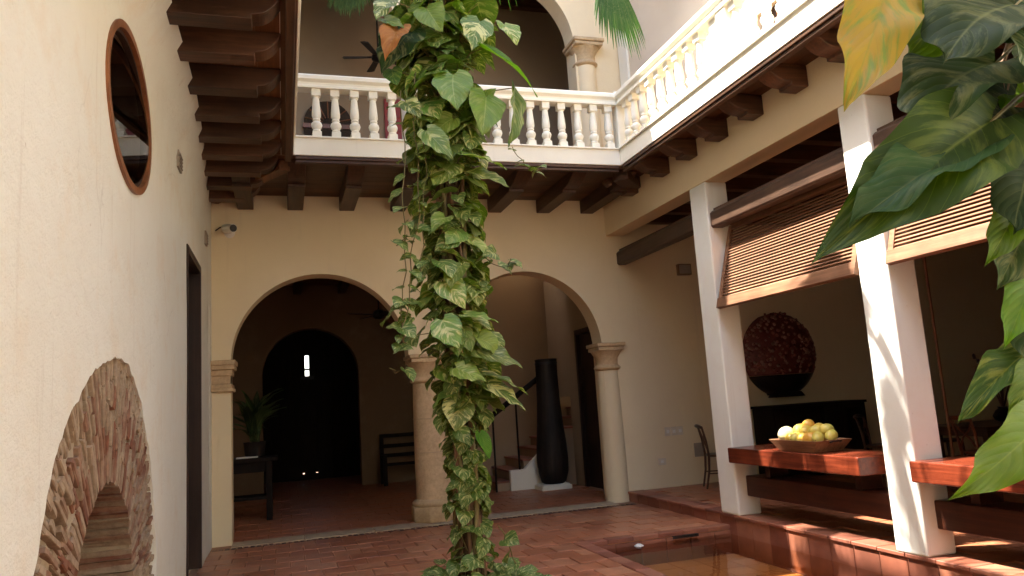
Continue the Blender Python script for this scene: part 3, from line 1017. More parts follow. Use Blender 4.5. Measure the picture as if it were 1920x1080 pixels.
# street door with its little grille opening
sd = thing("street_door", "huge dark street door with a small bright spy slot", "door", (.6, 19.6, 0))
dp = panel([(-1.0, -.05), (2.2, -.05), (2.2, 4.3), (-1.0, 4.3)], [[(.53, 2.52), (.63, 2.52), (.63, 3.03), (.53, 3.03)], [(.43, .14), (.47, .14), (.47, .17), (.43, .17)], [(.74, .15), (.83, .15), (.83, .165), (.74, .165)]], lambda u, v, d: (u, 19.5 + d, v), .1, 0)
dp.build("leaf", M_DARK, sd)
for i in range(9):
    xx = -.98 + i * .353
    if not (.25 < xx + .17 < .8):
        MB().box(xx, xx + .34, 19.48, 19.499, .06, 4.28).build("plank", M_DARK, sd, bevel=.006)
MB().box(.42, .74, 19.46, 19.499, 2.44, 2.51).build("slot_frame", M_BLACK, sd)
MB().box(.50, .66, 19.47, 19.60, 2.66, 2.70).build("slot_bar", M_BLACK, sd)
# right side wall with doorway
rw_o = [(11.06, -.3), (12.0, -.3), (12.0, 2.79), (12.88, 2.79), (12.88, -.3), (13.35, -.3), (13.35, 1.6), (14.4, 1.6), (14.4, 4.5), (11.06, 4.5)]
panel(rw_o, [], lambda u, v, d: (5.15 + d, u, v), .25, 0).build("side_wall", M_LOGGIA, room)  # paler plaster stands in for light on the stair side
MB().box(5.20, 5.26, 12.0, 12.88, 0, 2.79).build("side_door", M_DOOR, room)
m = MB(); m.box(5.13, 5.2, 12.80, 12.88, 0, 2.79); m.box(5.13, 5.2, 12.0, 12.08, 0, 2.79); m.box(5.13, 5.2, 12.08, 12.80, 2.70, 2.79); m.build("side_door_frame", M_DOOR, room)
MB().box(3.0, 7.6, 14.55, 14.7, -.3, 4.38).build("stair_wall", M_LOGGIA, room)  # coloured paler than the room walls to look lit
# slanted underside of the upper stair flight
m = MB(); m.prism([(2.7, 4.37), (2.7, 2.9), (3.3, 3.2), (3.9, 4.0), (4.05, 4.37)], 'y', 13.37, 14.54); m.build("stair_soffit", M_LOGGIA, room)
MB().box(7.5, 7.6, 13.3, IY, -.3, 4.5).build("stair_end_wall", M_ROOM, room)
# stairs rise towards the right
st = thing("staircase", "pale plaster staircase rising to the right behind the second arch", "staircase", (4.0, 13.4, 0))
for k in range(8):
    x0 = 3.62 + k * .27
    MB().box(x0, x0 + .27 if k < 7 else 7.4, 13.36, 14.54, .001, .175 * (k + 1) - .035).build("riser", M_LOGGIA, st)
    MB().box(x0 - .03, x0 + .27, 13.34, 14.545, .175 * (k + 1) - .035, .175 * (k + 1)).build("tread", M_DOOR if k % 1 else M_CURB, st, bevel=.006)
m = MB(); m.prism([(3.86, .002), (4.9, .002), (4.9, .80), (4.62, .80), (4.13, .36), (3.86, .36)], 'y', 13.24, 13.338); m.build("stringer", M_WHITE, st)
hr = MB(); hr.tube([(3.0, 13.28, 1.0), (3.4, 13.28, 1.22), (4.0, 13.28, 1.62), (4.7, 13.28, 2.1)], .05, 8); hr.build("handrail", M_DARK, st, True)
for k in range(4):
    MB().tube([(3.15 + k * .45, 13.28, .0 if k < 2 else .2), (3.15 + k * .45, 13.28, 1.08 + k * .30)], .018, 6).build("baluster", M_DARK, st)
# tall vase on plinth
pl = thing("plinth", "low pale square plinth under the tall dark vase", "plinth", (4.56, 13.0, 0))
MB().box(4.28, 4.84, 12.76, 13.20, 0, .075).build("slab", M_WHITE, pl, bevel=.012)
MB().box(4.31, 4.81, 12.79, 13.17, .074, .095).build("top", M_WHITE, pl, bevel=.006)
tv = thing("floor_vase", "tall dark tapering clay vase standing on the pale plinth", "vase", (4.58, 12.98, .095))
MB().lathe([(.17, 0), (.22, .03), (.275, .22), (.285, .42), (.27, .70), (.235, 1.05), (.21, 1.45), (.197, 1.9), (.196, 2.16), (.205, 2.20), (.18, 2.205), (.175, 2.0), (.17, 1.2)], (4.58, 12.98, .095), 32).build("body", M_VASE, tv, True, sharp=50)
MB().lathe([(.200, 2.10), (.207, 2.115), (.207, 2.135), (.200, 2.15)], (4.58, 12.98, .095), 32).build("collar", M_BLACK, tv, True)
# side table with plant
tb = thing("console_table", "dark wooden console table just inside the left arch", "table", (-.9, 12.9, 0))
MB().box(-2.2, -.10, 12.65, 13.25, .90, .965).build("top", M_DARK, tb, bevel=.008)
MB().box(-2.1, -.2, 12.72, 13.18, .74, .90).build("apron", M_DARK, tb)
MB().box(-2.1, -.2, 12.74, 13.16, .32, .37).build("shelf", M_DARK, tb)
for (xx, yy) in ((-2.1, 12.70), (-.28, 12.70), (-2.1, 13.10), (-.28, 13.10)):
    MB().box(xx, xx + .09, yy, yy + .09, 0, .90).build("leg", M_DARK, tb, bevel=.006)
tag(MB().box(-.72, -.40, 12.70, 12.92, .967, .985).build("book", M_PAPER, None, bevel=.003), "pale paper booklet lying on the dark console table", "book")
# wooden bench
bn = thing("bench", "dark slatted wooden bench against the room's back wall", "bench", (2.8, 16.6, 0))
for xx in (1.98, 3.55):
    MB().box(xx, xx + .08, 16.72, 16.80, 0, 1.05).build("post", M_DARK, bn)
    MB().box(xx, xx + .08, 16.22, 16.30, 0, .62).build("leg", M_DARK, bn)
    MB().box(xx, xx + .08, 16.30, 16.72, .56, .62).build("arm", M_DARK, bn)
for zz in (.55, .75, .97):
    MB().box(2.06, 3.55, 16.74, 16.78, zz, zz + .08).build("back_rail", M_DARK, bn)
for k in range(4):
    MB().box(2.06, 3.55, 16.24 + k * .115, 16.34 + k * .115, .40, .43).build("seat_slat", M_DARK, bn)

# ================================================================ BALCONIES
def bal_mesh():
    m = MB()
    h = 5.50 - 4.875
    s = .053
    m.box(-s, s, -s, s, 0, .085)
    m.box(-s, s, -s, s, h - .085, h)
    pr_ = [(.040, .085), (.046, .10), (.036, .118), (.050, .145), (.058, .175), (.050, .205), (.034, .222), (.042, .240), (.036, .258),
           (.047, .29), (.046, .34), (.034, .50), (.032, .52), (.042, .535), (.038, h - .085)]
    m.lathe([(r * 1.17, z) for r, z in pr_], (0, 0, 0), 12)
    me = m.mesh("baluster", smooth=True, sharp=38)
    me.materials.append(M_WHITE)
    return me
BAL = bal_mesh()
bjr = random.Random(17)
def bjit(p):
    return Matrix.Translation((p[0] + bjr.uniform(-.006, .006), p[1] + bjr.uniform(-.006, .006), p[2])) @ Matrix.Rotation(bjr.uniform(-.012, .012), 4, 'X') @ Matrix.Rotation(bjr.uniform(-.012, .012), 4, 'Y') @ Matrix.Rotation(bjr.uniform(-.08, .08), 4, 'Z')

def corbel(y0, z0, z1, L0, L1, width):
    """profile (u along beam, z): square beam then stepped scroll end"""
    h = z1 - z0
    p = [(y0, z1), (y0, z0), (L0, z0), (L0, z0 + .035), (L0 + .03, z0 + .04)]
    q = L1 - L0 - .03
    for i in range(1, 9):
        t = i / 8
        p.append((L0 + .03 + q * t, z0 + .04 + (h - .075) * (t ** 1.8) * (.62 + .38 * t)))
    p += [(L1, z1)]
    return p

RAILP = [(-.085, 0), (.085, 0), (.085, .03), (.065, .045), (.065, .075), (.105, .105), (.105, .150), (.08, .175), (-.08, .175), (-.105, .150), (-.105, .105), (-.065, .075), (-.065, .045), (-.085, .03)]
ZB = 4.875
def balcony_common(nm, label, loc):
    return thing(nm, label, "balcony", loc)
# ---- back balcony
bb = balcony_common("balcony", "white balustraded balcony on dark beams above the two arches", (2.3, 9.8, ZS))
m = MB(); m.box(BLX, BRX, BBY, BBY + .20, ZS, ZT); m.build("fascia", M_WHITE, bb, bevel=.006)
m = MB(); m.box(BLX - .05, BRX + .05, BBY - .025, BBY + .22, ZT - .004, ZT + .018); m.build("plinth_course", M_WHITE, bb, bevel=.005)
m = MB(); m.box(BLX + .02, BRX - .02, BBY + .012, BBY + .06, ZS - .045, ZS - .001); m.box(BLX + .02, BRX - .02, BBY + .03, BBY + .10, ZS - .085, ZS - .046); m.build("trim_moulding", M_BEAM, bb, bevel=.008)
m = MB(); m.box(BLX + .01, BRX - .01, BBY + .20, BY + .0, ZS + .03, ZT - .01); m.build("slab", M_ROOM, bb)
for k in range(9):
    y0 = BBY + .03 + k * .195
    if y0 < BY - .05:
        MB().box(WL + .05, 4.92, y0, min(y0 + .189, BY - .002), ZS - .002, ZS + .029).build("plank", M_PLANKX, bb)
for xc in (-.45, .21, .92, 1.65, 2.40, 3.12, 3.90, 4.63):
    me_ = corbel(0, ZS - .21, ZS - .003, 1.15, 1.60, .2)
    m = MB(); m.prism([(BY - .002 - u, z) for u, z in me_], 'x', xc - .105, xc + .105)
    m.build("beam", M_BEAMY, bb, bevel=.008)
m = MB(); m.prism([(p[0] + BBY + .09, p[1] + 5.50) for p in RAILP], 'x', BLX - .02, BRX + .02); m.build("handrail", M_WHITE, bb, bevel=.004)
nb_ = 18
for i in range(nb_):
    xx = .45 + i * (4.33 - .45) / (nb_ - 1)
    inst("baluster", BAL, bb, bjit((xx, BBY + .09, ZB)))
# corner hip timbers
def hip(p0, p1, w_, z0, z1, parent, mat):
    d = (Vector(p1) - Vector(p0)); n = Vector((-d.y, d.x)).normalized() * w_ / 2
    m = MB(); m.prism([tuple(Vector(p0) + n), tuple(Vector(p1) + n), tuple(Vector(p1) - n), tuple(Vector(p0) - n)], 'z', z0, z1)
    return m.build("hip_beam", mat, parent, bevel=.008)
hip((WL + .03, BY - .02), (BLX - .1, BBY + .2), .15, ZS - .13, ZS - .004, bb, M_PLANKY)
hip((4.93, BBY + .62), (BRX + .06, BBY + .16), .22, ZS - .16, ZS - .004, bb, M_BEAMY)

# ---- left balcony
lb = balcony_common("balcony", "timber soffit and white edge of the balcony over the left wall", (-.3, 4, ZS))
m = MB(); m.box(BLX - .20, BLX, CYF, BBY + .2, ZS, ZT); m.build("fascia", M_WHITE, lb, bevel=.006)
m = MB(); m.box(BLX - .22, BLX + .025, CYF, BBY - .03, ZT - .003, ZT + .019); m.build("plinth_course", M_WHITE, lb, bevel=.005)
m = MB(); m.box(BLX - .06, BLX - .012, CYF, BBY + .02, ZS - .045, ZS - .001); m.box(BLX - .10, BLX - .03, CYF, BBY + .02, ZS - .085, ZS - .046); m.build("trim_moulding", M_BEAMY, lb, bevel=.008)
m = MB(); m.box(WL - .02, BLX - .20, CYF, BY, ZS + .033, ZT - .01); m.build("slab", M_ROOM, lb)
for k in range(6):
    x0 = WL - .02 + k * .19
    MB().box(x0, min(x0 + .185, BLX - .03), CYF, BBY + .02, ZS - .0015, ZS + .032).build("plank", M_PLANKY, lb)
for yc in (3.65, 4.24, 4.84, 5.43, 6.02, 6.68, 7.32, 7.92, 8.48, 9.08, 9.66, 10.22):
    y_end = 0 if yc < 9 else -.35 * (yc - 8.9)
    me_ = corbel(0, ZS - .215, ZS - .003, .75 + y_end * .6, .95 + y_end * .6, .2)
    m = MB(); m.prism([(WL - .02 + u, z) for u, z in me_], 'y', yc - .095, yc + .095)
    m.build("beam", M_BEAM, lb, bevel=.008)
m = MB(); m.prism([(p[0] + BLX - .09, p[1] + 5.50) for p in RAILP], 'y', CYF, BBY + .0); m.build("handrail", M_WHITE, lb, bevel=.004)
yy = BBY - .1
while yy > 2.0:
    inst("baluster", BAL, lb, Matrix.Translation((BLX - .09, yy, ZB))); yy -= .24

# ---- right balcony
rb = balcony_common("balcony", "sunlit white balustraded balcony over the pillared gallery", (4.7, 5, ZS))
m = MB(); m.box(BRX, BRX + .20, CYF, BBY + .2, ZS, ZT); m.build("fascia", M_WHITE, rb, bevel=.006)
m = MB(); m.box(BRX - .025, BRX + .22, CYF, BBY - .03, ZT - .003, ZT + .019); m.build("plinth_course", M_WHITE, rb, bevel=.005)
m = MB(); m.box(BRX + .012, BRX + .06, CYF, BBY + .02, ZS - .045, ZS - .001); m.box(BRX + .03, BRX + .10, CYF, BBY + .02, ZS - .085, ZS - .046); m.build("trim_moulding", M_BEAMY, rb, bevel=.008)
m = MB(); m.box(BRX + .20, 5.50, CYF, BY, ZS + .033, ZT - .01); m.build("slab", M_ROOM, rb)
for k in range(3):
    x0 = BRX + .03 + k * .17
    MB().box(x0, x0 + .165, CYF, BY - .0, ZS - .0015, ZS + .032).build("plank", M_PLANKY, rb)
for yc in (2.35, 3.05, 3.75, 4.45, 5.16, 5.85, 6.57, 7.24, 7.92, 8.62, 9.55):
    me_ = corbel(0, ZS - .22, ZS - .003, .20, .47, .2)
    m = MB(); m.prism([(GX - .002 - u, z) for u, z in me_], 'y', yc - .10, yc + .10)
    m.build("beam", M_BEAM, rb, bevel=.012, seg=3)
m = MB(); m.prism([(p[0] + BRX + .09, p[1] + 5.50) for p in RAILP], 'y', CYF, BBY + .0); m.build("handrail", M_WHITE, rb, bevel=.004)
def newel(parent, xc, yc, wx, wy):
    m = MB(); m.box(xc - wx, xc + wx, yc - wy, yc + wy, ZB - .001, 5.64); m.box(xc - wx - .02, xc + wx + .02, yc - wy - .02, yc + wy + .02, 5.60, 5.70)
    m.box(xc - wx - .012, xc + wx + .012, yc - wy - .012, yc + wy + .012, ZB, ZB + .07)
    m.build("newel_post", M_WHITE, parent, bevel=.006)
newel(rb, BRX + .09, BBY + .09, .075, .075)
newel(rb, BRX + .09, 6.36, .07, .09)
m = MB(); m.box(BRX + .045, BRX + .135, 6.46, 6.62, ZB, 5.50); m.build("balustrade_panel", M_WHITE, rb, bevel=.005)
yy = BBY - .14
while yy > 1.5:
    if not (6.20 < yy < 6.66):
        inst("baluster", BAL, rb, bjit((BRX + .09, yy, ZB)))
    yy -= .236

# ================================================================ UPPER LOGGIA
lg = thing("upper_arcade", "upper floor arcade with round arches and stone capital behind the back balcony", "arcade", (2.3, BY, ZT))
U1, U2, UR, UZ = .55, 3.45, 1.20, 7.27
o_ = [(WL - .3, ZT), (U1 - UR, ZT)] + arc(U1, UZ, UR, PI, 0, 36) + arc(U2, UZ, UR, PI, 0, 36) + [(U2 + UR, ZT), (5.9, ZT), (5.9, 9.4), (WL - .3, 9.4)]
panel(o_, [], lambda u, v, d: (u, BY + d, v), BT, 0).build("wall", M_HEAD, lg)
MB().lathe([(.21, 0), (.21, .2), (.205, 1.2), (.195, 2.1)], (2.0, BY + BT / 2, ZT), 24).build("column", M_WHITE, lg, True)
m = MB(); capital(m, 2.0, BY + BT / 2, 6.92, UZ, .195, .26); m.build("capital", M_STONE, lg, True, bevel=.012, sharp=35)
MB().lathe([(.18, 0), (.18, .2), (.175, 1.2), (.165, 2.1)], (4.84, BY + .06, ZT), 24).build("half_column", M_HEAD, lg, True)
m = MB(); capital(m, 4.84, BY + .06, 6.90, 7.33, .165, .245); m.build("capital", M_STONE, lg, True, bevel=.014, sharp=35)
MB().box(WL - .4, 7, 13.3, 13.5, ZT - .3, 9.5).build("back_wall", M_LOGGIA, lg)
MB().box(WL - .4, 7, BBY + 1.2, 13.4, 9.4, 9.5).build("ceiling", M_PLANKX, lg)
MB().box(WL - .4, 7, BY + BT, 13.3, ZT - .2, ZT - .002).build("floor_slab", M_TILE, lg)
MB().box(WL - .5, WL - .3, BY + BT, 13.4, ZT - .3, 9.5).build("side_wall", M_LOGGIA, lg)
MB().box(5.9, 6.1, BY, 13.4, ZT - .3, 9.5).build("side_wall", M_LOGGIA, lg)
for k in range(5):
    MB().box(WL, 5.9, 11.2 + k * .45, 11.34 + k * .45, 9.2, 9.4).build("ceiling_beam", M_BEAM, lg)
# fanlight door
fd = thing("arched_door", "dark door with round radiating fanlight behind the back balcony balusters", "door", (.86, 13.28, ZT))
m = MB(); m.prism([(.46, ZT)] + arc(.86, 6.72, .42, PI, 0, 20)[0:0] + [(.44, 6.72)] + arc(.86, 6.72, .42, PI, 0, 20) + [(1.28, ZT)], 'y', 13.25, 13.299)
m.build("leaf", M_SOIL, fd)
MB().box(.42, 1.30, 13.22, 13.26, 6.62, 6.70).build("transom", M_FRAME, fd)
for i in range(7):
    a = PI * (i + .5) / 7
    MB().tube([(.86 + .1 * math.cos(a), 13.235, 6.72 + .1 * math.sin(a)), (.86 + .41 * math.cos(a), 13.235, 6.72 + .41 * math.sin(a))], .012, 5).build("glazing_bar", M_FRAME, fd)
rd = thing("red_door", "red painted shutter door behind the vine on the upper floor", "door", (2.1, 13.28, ZT))
MB().box(1.88, 2.45, 13.25, 13.299, ZT, 7.25).build("leaf", M_RED, rd)
for k in range(8):
    MB().box(1.95, 2.38, 13.235, 13.252, ZT + .2 + k * .26, ZT + .4 + k * .26).build("panel", M_RED, rd, bevel=.006)
# ceiling fans
def fan(label, x, y, z, top, nbl, ang, rad, group=None):
    f = thing("ceiling_fan", label, "fan", (x, y, top), group)
    MB().tube([(x, y, top), (x, y, z + .06)], .014, 8).build("rod", M_BLACK, f)
    MB().lathe([(.03, .10), (.09, .07), (.115, .02), (.11, -.04), (.06, -.075), (.001, -.08)], (x, y, z), 18).build("motor", M_BLACK, f, True)
    for k in range(nbl):
        a = ang + 2 * PI * k / nbl
        c, s = math.cos(a), math.sin(a)
        m = MB()
        pts = [(.10, -.03, .0), (.20, -.055, .012), (rad, -.075, .014), (rad + .02, 0, .0), (rad, .065, -.014), (.20, .05, -.012), (.10, .03, 0)]
        vs = [(x + u * c - v * s, y + u * s + v * c, z + w_) for u, v, w_ in pts]
        vs2 = [(a_, b_, c_ + .012) for a_, b_, c_ in vs]
        n = len(vs)
        m.add(vs + vs2, [tuple(range(n - 1, -1, -1)), tuple(range(n, 2 * n))] + [(i, (i + 1) % n, n + (i + 1) % n, n + i) for i in range(n)])
        m.build("blade", M_BLACK, f)
    return f
fan("black ceiling fan hanging in the upper loggia beside the vine", 1.66, 12.2, 7.54, 9.4, 5, 2.95, .58)
fan("dark ceiling fan barely visible inside the left arch", 1.75, 14.2, 3.35, 4.38, 4, .4, .62)

# right upper wall
ru = thing("upper_wall", "bright cream upper wall behind the sunlit balcony", "wall", (5.5, 5, ZT))
hole = [(6.55, 5.0), (7.10, 5.0), (7.10, 5.92), (6.55, 5.92)]
panel([(CYF, ZT - .1), (BY, ZT - .1), (BY, 9.0), (CYF, 9.0)], [hole], lambda u, v, d: (5.45 + d, u, v), .3, 0).build("wall", M_UPPER, ru)
MB().box(5.405, 5.449, 10.36, 10.66, ZT, 9.0).build("pilaster", M_WHITE, ru, bevel=.01)
wn = MB(); wn.box(5.52, 5.56, 6.55, 7.10, 5.0, 5.92); wn = wn.build("window", M_DOOR, ru)
for k in range(3):
    MB().box(5.49, 5.52, 6.58 + k * .18, 6.60 + k * .18, 5.0, 5.92).build("bar", M_FRAME, wn)
MB().box(5.49, 5.518, 6.55, 7.10, 5.44, 5.47).build("bar", M_FRAME, wn)
MB().box(5.36, 5.449, 8.30, 8.46, 7.22, 7.34).build("waterspout", M_STONE, ru)

# roofs (eaves above the frame; they shade the court)
def roof(label, poly, axis, a, b):
    r = thing("clay_roof", label, "roof", (0, 0, 9))
    m = MB(); m.prism(poly, axis, a, b); m.build("deck", M_ROOF, r)
    return r
roof("clay roof eave over the left upper storey", [(.10, 9.40), (.10, 9.48), (-4, 11.0), (-4, 10.9)], 'y', CYF - .5, BBY + .1)
roof("clay roof eave over the upper arcade", [(9.08, 9.40), (9.08, 9.48), (13.4, 11.0), (13.4, 10.9)], 'x', -4, 7.5)
roof("unseen clay roof eave placed to shade the right upper wall", [(4.52, 8.0), (4.52, 8.08), (9.5, 10.2), (9.5, 10.1)], 'y', CYF - .5, 9.06)  # unseen eave, set where it keeps the upper wall in shade

# ================================================================ GALLERY FACADE
gfz = thing("gallery_facade", "cream beam on square white pillars along the right side", "colonnade", (5.1, 6, 0))
MB().box(GX, GX + .30, CYF, BY - .001, 4.07, 4.655).build("lintel", M_HEAD, gfz, bevel=.006)
for (y0, y1) in ((7.745, 8.115), (5.095, 5.435), (2.43, 2.78)):
    MB().box(GX - .003, GX + .303, y0, y1, PLAT + .002, 4.069).build("pillar", M_PILLAR, gfz, bevel=.022, seg=3)
MB().box(GX + .30, 13.6, CYF, BY, 4.40, 4.6).build("ceiling", M_PLANKX, gfz)
for k in range(14):
    yy = 10.3 - k * .62
    MB().box(GX + .30, 13.4, yy, yy + .14, 4.2, 4.40).build("ceiling_beam", M_BEAM, gfz)
MB().box(13.5, 13.7, CYF, BY, -.2, 4.6).build("far_wall", M_ROOM, gfz)
MB().box(GX, GX + .30, CYF, 2.429, -.2, 4.069).build("light_block_bay", M_PILLAR, gfz)  # unseen bay closed up to cut light entering the gallery
MB().box(GX + .301, 13.5, 2.0, 2.2, -.2, 4.4).build("light_block_wall", M_ROOM, gfz)  # unseen wall added to keep light out of the gallery

# header timbers and louvred blinds
def valance(label, y0, y1, x0, x1, z0, z1):
    v = thing("timber_beam", label, "beam", ((x0 + x1) / 2, y0, z0), "timber heads of the gallery blinds")
    m = MB(); m.prism([(x0, z0 + .02), (x0 + .02, z0), (x1, z0), (x1, z1), (x0 + .03, z1), (x0, z1 - .03)], 'y', y0, y1)
    m.build("beam", M_VALANCE, v, bevel=.006)
    MB().box(x0 + .05, x1 - .02, y0 + .01, y1 - .01, z1 - .001, z1 + .03).build("cap", M_VALANCE, v)
valance("dark timber beam bridging the far bay next to the arcade wall", 8.12, BY - .01, 5.08, 5.23, 3.60, 3.82)
valance("dark timber beam with sun strip above the first louvred blind", 5.44, 7.74, 4.955, 5.11, 3.49, 3.70)
valance("dark timber beam above the nearest louvred blind, behind big leaves", 2.79, 5.09, 4.955, 5.11, 3.49, 3.71)

def blind(label, y0, y1, xt, zt, xb, zb, n):
    b_ = thing("louvred_blind", label, "blind", (xb, y0, zb), "louvred blinds hung between the pillars")
    d = Vector((xb - xt, 0, zb - zt)); ln = d.length; d.normalize()
    nrm = Vector((-d.z, 0, d.x))          # out of the panel towards the court side
    if nrm.x > 0:
        nrm = -nrm
    def bar(nm, s0, s1, ya, yb, t0, t1, mat, bev=.004):
        m = MB()
        P0 = Vector((xt, 0, zt))
        c = []
        for s in (s0, s1):
            for t_ in (t0, t1):
                c.append(P0 + d * s + nrm * t_)
        q = [c[0], c[1], c[3], c[2]]
        m.prism([(p.x, p.z) for p in q], 'y', ya, yb)
        return m.build(nm, mat, b_, bevel=bev)
    bar("stile", 0, ln, y0, y0 + .06, -.02, .02, M_SLAT)
    bar("stile", 0, ln, y1 - .06, y1, -.02, .02, M_SLAT)
    bar("bottom_rail", ln - .09, ln + .03, y0 - .004, y1 + .004, -.028, .028, M_SLAT)
    bar("top_rail", -.04, .05, y0 + .061, y1 - .061, -.022, .022, M_SLAT)
    pitch = (ln - .16) / n
    sm = MB(); sm.box(-.004, .004, -(y1 - y0) / 2 + .061, (y1 - y0) / 2 - .061, -.019, .019)
    sme = sm.mesh("slat"); sme.materials.append(M_SLAT)
    for i in range(n):
        p = Vector((xt, (y0 + y1) / 2, zt)) + d * (.075 + pitch * (i + .5))
        inst("slat", sme, b_, Matrix.Translation(p) @ Matrix.Rotation(R(52), 4, 'Y'))
    return b_
blind("louvred timber blind, sunlit lower half, between the two white pillars", 5.46, 7.72, 5.20, 3.50, 4.93, 2.54, 23)
blind("louvred timber blind in the near bay behind the big leaves", 2.80, 5.08, 5.20, 3.50, 4.93, 2.56, 23)

# counters
def counter(label, y0, y1):
    c = thing("timber_counter", label, "counter", (5.1, y0, .73), "thick timber counters between the pillars")
    MB().box(4.855, 5.42, y0, y1, .735, .905).build("slab", M_COUNTER, c, bevel=.014, seg=3)
    MB().box(5.12, 5.36, y0 + .30, y0 + .38, .574, .736).build("support", M_LOWBEAM, c)
    MB().box(5.12, 5.36, y1 - .38, y1 - .30, .574, .736).build("support", M_LOWBEAM, c)
    return c
def lowbeam(label, y0, y1):
    c = thing("timber_bench", label, "bench", (5.1, y0, .34), "dark timber benches under the counters")
    MB().box(5.065, 5.40, y0, y1, .345, .575).build("beam", M_LOWBEAM, c, bevel=.014, seg=3)
counter("red timber counter carrying the fruit tray", 5.66, 7.735)
lowbeam("dark timber bench below the counter with the fruit", 5.43, 7.75)
counter("red timber counter behind the foreground leaf", 2.9, 5.085)
lowbeam("dark timber bench below the counter behind the foreground leaf", 2.77, 5.10)

# tray with fruit
TYC, TXC, TZ = 6.60, 5.10, .906
tr = thing("fruit_tray", "worn wooden tray heaped with fruit on the red counter", "tray", (TXC, TYC, TZ))
m = MB()
a0, b0, a1, b1, hz = .17, .27, .215, .375, .115
vo = [(-a0, -b0, 0), (a0, -b0, 0), (a0, b0, 0), (-a0, b0, 0), (-a1, -b1, hz), (a1, -b1, hz), (a1, b1, hz), (-a1, b1, hz)]
vi = [(-a1 + .02, -b1 + .025, hz), (a1 - .02, -b1 + .025, hz), (a1 - .02, b1 - .025, hz), (-a1 + .02, b1 - .025, hz), (-a0 + .012, -b0 + .02, .02), (a0 - .012, -b0 + .02, .02), (a0 - .012, b0 - .02, .02), (-a0 + .012, b0 - .02, .02)]
m.add([(TXC + x, TYC + y, TZ + z) for x, y, z in vo + vi],
      [(3, 2, 1, 0), (0, 1, 5, 4), (1, 2, 6, 5), (2, 3, 7, 6), (3, 0, 4, 7), (4, 5, 9, 8), (5, 6, 10, 9), (6, 7, 11, 10), (7, 4, 8, 11),
       (8, 9, 13, 12), (9, 10, 14, 13), (10, 11, 15, 14), (11, 8, 12, 15), (12, 13, 14, 15)])
m.build("tray", wood("tray_wood", (0.17, 0.075, 0.035), (0.36, 0.19, 0.10), 1, 0.5), tr, bevel=.006)
for s in (-1, 1):
    MB().tube([(TXC - .06, TYC + s * (b1 + .004), TZ + hz - .02), (TXC - .05, TYC + s * (b1 + .035), TZ + hz - .01), (TXC + .05, TYC + s * (b1 + .035), TZ + hz - .01), (TXC + .06, TYC + s * (b1 + .004), TZ + hz - .02)], .008, 6).build("handle", M_BLACK, tr)
def fruitmat(nm, a, b):
    m_, t, b_ = newmat(nm)
    n1 = gnoise(t, wpos(t), 9, 4, 0.6)
    L(t, ramp(t, n1.outputs[0], [(0.3, a), (0.7, b)]).outputs[0], b_.inputs["Base Color"])
    b_.inputs["Roughness"].default_value = 0.4
    n2 = gnoise(t, wpos(t), 90, 3, 0.6)
    bump(t, b_, n2.outputs[0], 0.15, 0.004)
    return m_
FY = fruitmat("yellow_mango", (0.66, 0.40, 0.05), (0.60, 0.46, 0.10))
FG = fruitmat("green_mango", (0.50, 0.46, 0.09), (0.64, 0.48, 0.10))
FR = fruitmat("blush_mango", (0.60, 0.16, 0.07), (0.62, 0.34, 0.08))
FO = fruitmat("orange_fruit", (0.66, 0.38, 0.06), (0.62, 0.30, 0.04))
FM = fruitmat("pale_melon", (0.62, 0.55, 0.28), (0.66, 0.60, 0.36))
fr_rng = random.Random(12)
def fruit(dx, dy, z, r, mat, label, grp, el=1.25):
    a = fr_rng.uniform(0, PI)
    m = MB()
    c = Vector((TXC + dx * .92, TYC + dy * .76, TZ + (z if z < .18 else .18 + (z - .18) * .62) - .012))
    prof = []
    for i in range(11):
        t_ = PI * i / 10
        prof.append((max(1e-4, r * math.sin(t_) * (1 - .12 * math.cos(t_))), -r * el * math.cos(t_)))
    m.lathe(prof, (0, 0, 0), 16)
    q = Matrix.Translation(c) @ Matrix.Rotation(a, 4, 'Z') @ Matrix.Rotation(fr_rng.uniform(1.1, 1.7), 4, 'X')
    f = thing("mango" if grp else "fruit", label, "fruit", c - Vector((0, 0, r)), grp)
    m.v = [tuple(q @ Vector(p)) for p in m.v]
    m.build("flesh", mat, f, True)
    e = q @ Vector((0, 0, -r * el * .98)); e2 = q @ Vector((0, 0, -r * el * 1.12))
    MB().tube([e, e2], [.006, .004], 5).build("stalk", M_STEMB, f)
fruit(-.08, .34, .165, .088, FM, "pale round melon at the left end of the fruit tray", None, 1.0)
fruit(.03, .19, .225, .062, FR, "reddish mango lying behind the pale melon", None)
fruit(.0, -.015, .305, .064, FO, "round orange fruit on top of the heap", None, 1.05)
spots = [(-.12, .18, .13), (-.13, .05, .13), (-.13, -.08, .13), (-.12, -.21, .13), (-.10, -.33, .14), (.0, .24, .15), (.02, .08, .15), (.02, -.08, .15), (.03, -.22, .15), (.05, -.36, .15),
         (.13, .3, .14), (.13, .12, .14), (.14, -.05, .14), (.13, -.2, .14), (-.05, .10, .215), (-.06, -.06, .22), (-.04, -.20, .215), (.06, -.14, .235), (.07, .04, .235), (.05, -.28, .225)]
ORD = ("first", "second", "third", "fourth", "fifth")
UPL = {14: "yellow mango left of the orange one in the upper layer", 15: "mango just below the topmost orange fruit", 16: "mango at the right end of the upper layer"}
for i, (dx, dy, z) in enumerate(spots):
    LBL = "mango half hidden at the back of the heap in the tray"
    if i < 5:
        LBL = ORD[i] + " mango from the left in the front row of the tray"
    elif i in UPL:
        LBL = UPL[i]
    G_ = "mangoes heaped in the tray"
    fruit(dx, dy, z + .01, fr_rng.uniform(.056, .068), (FY, FG, FY, FO, FG)[i % 5], LBL, G_)

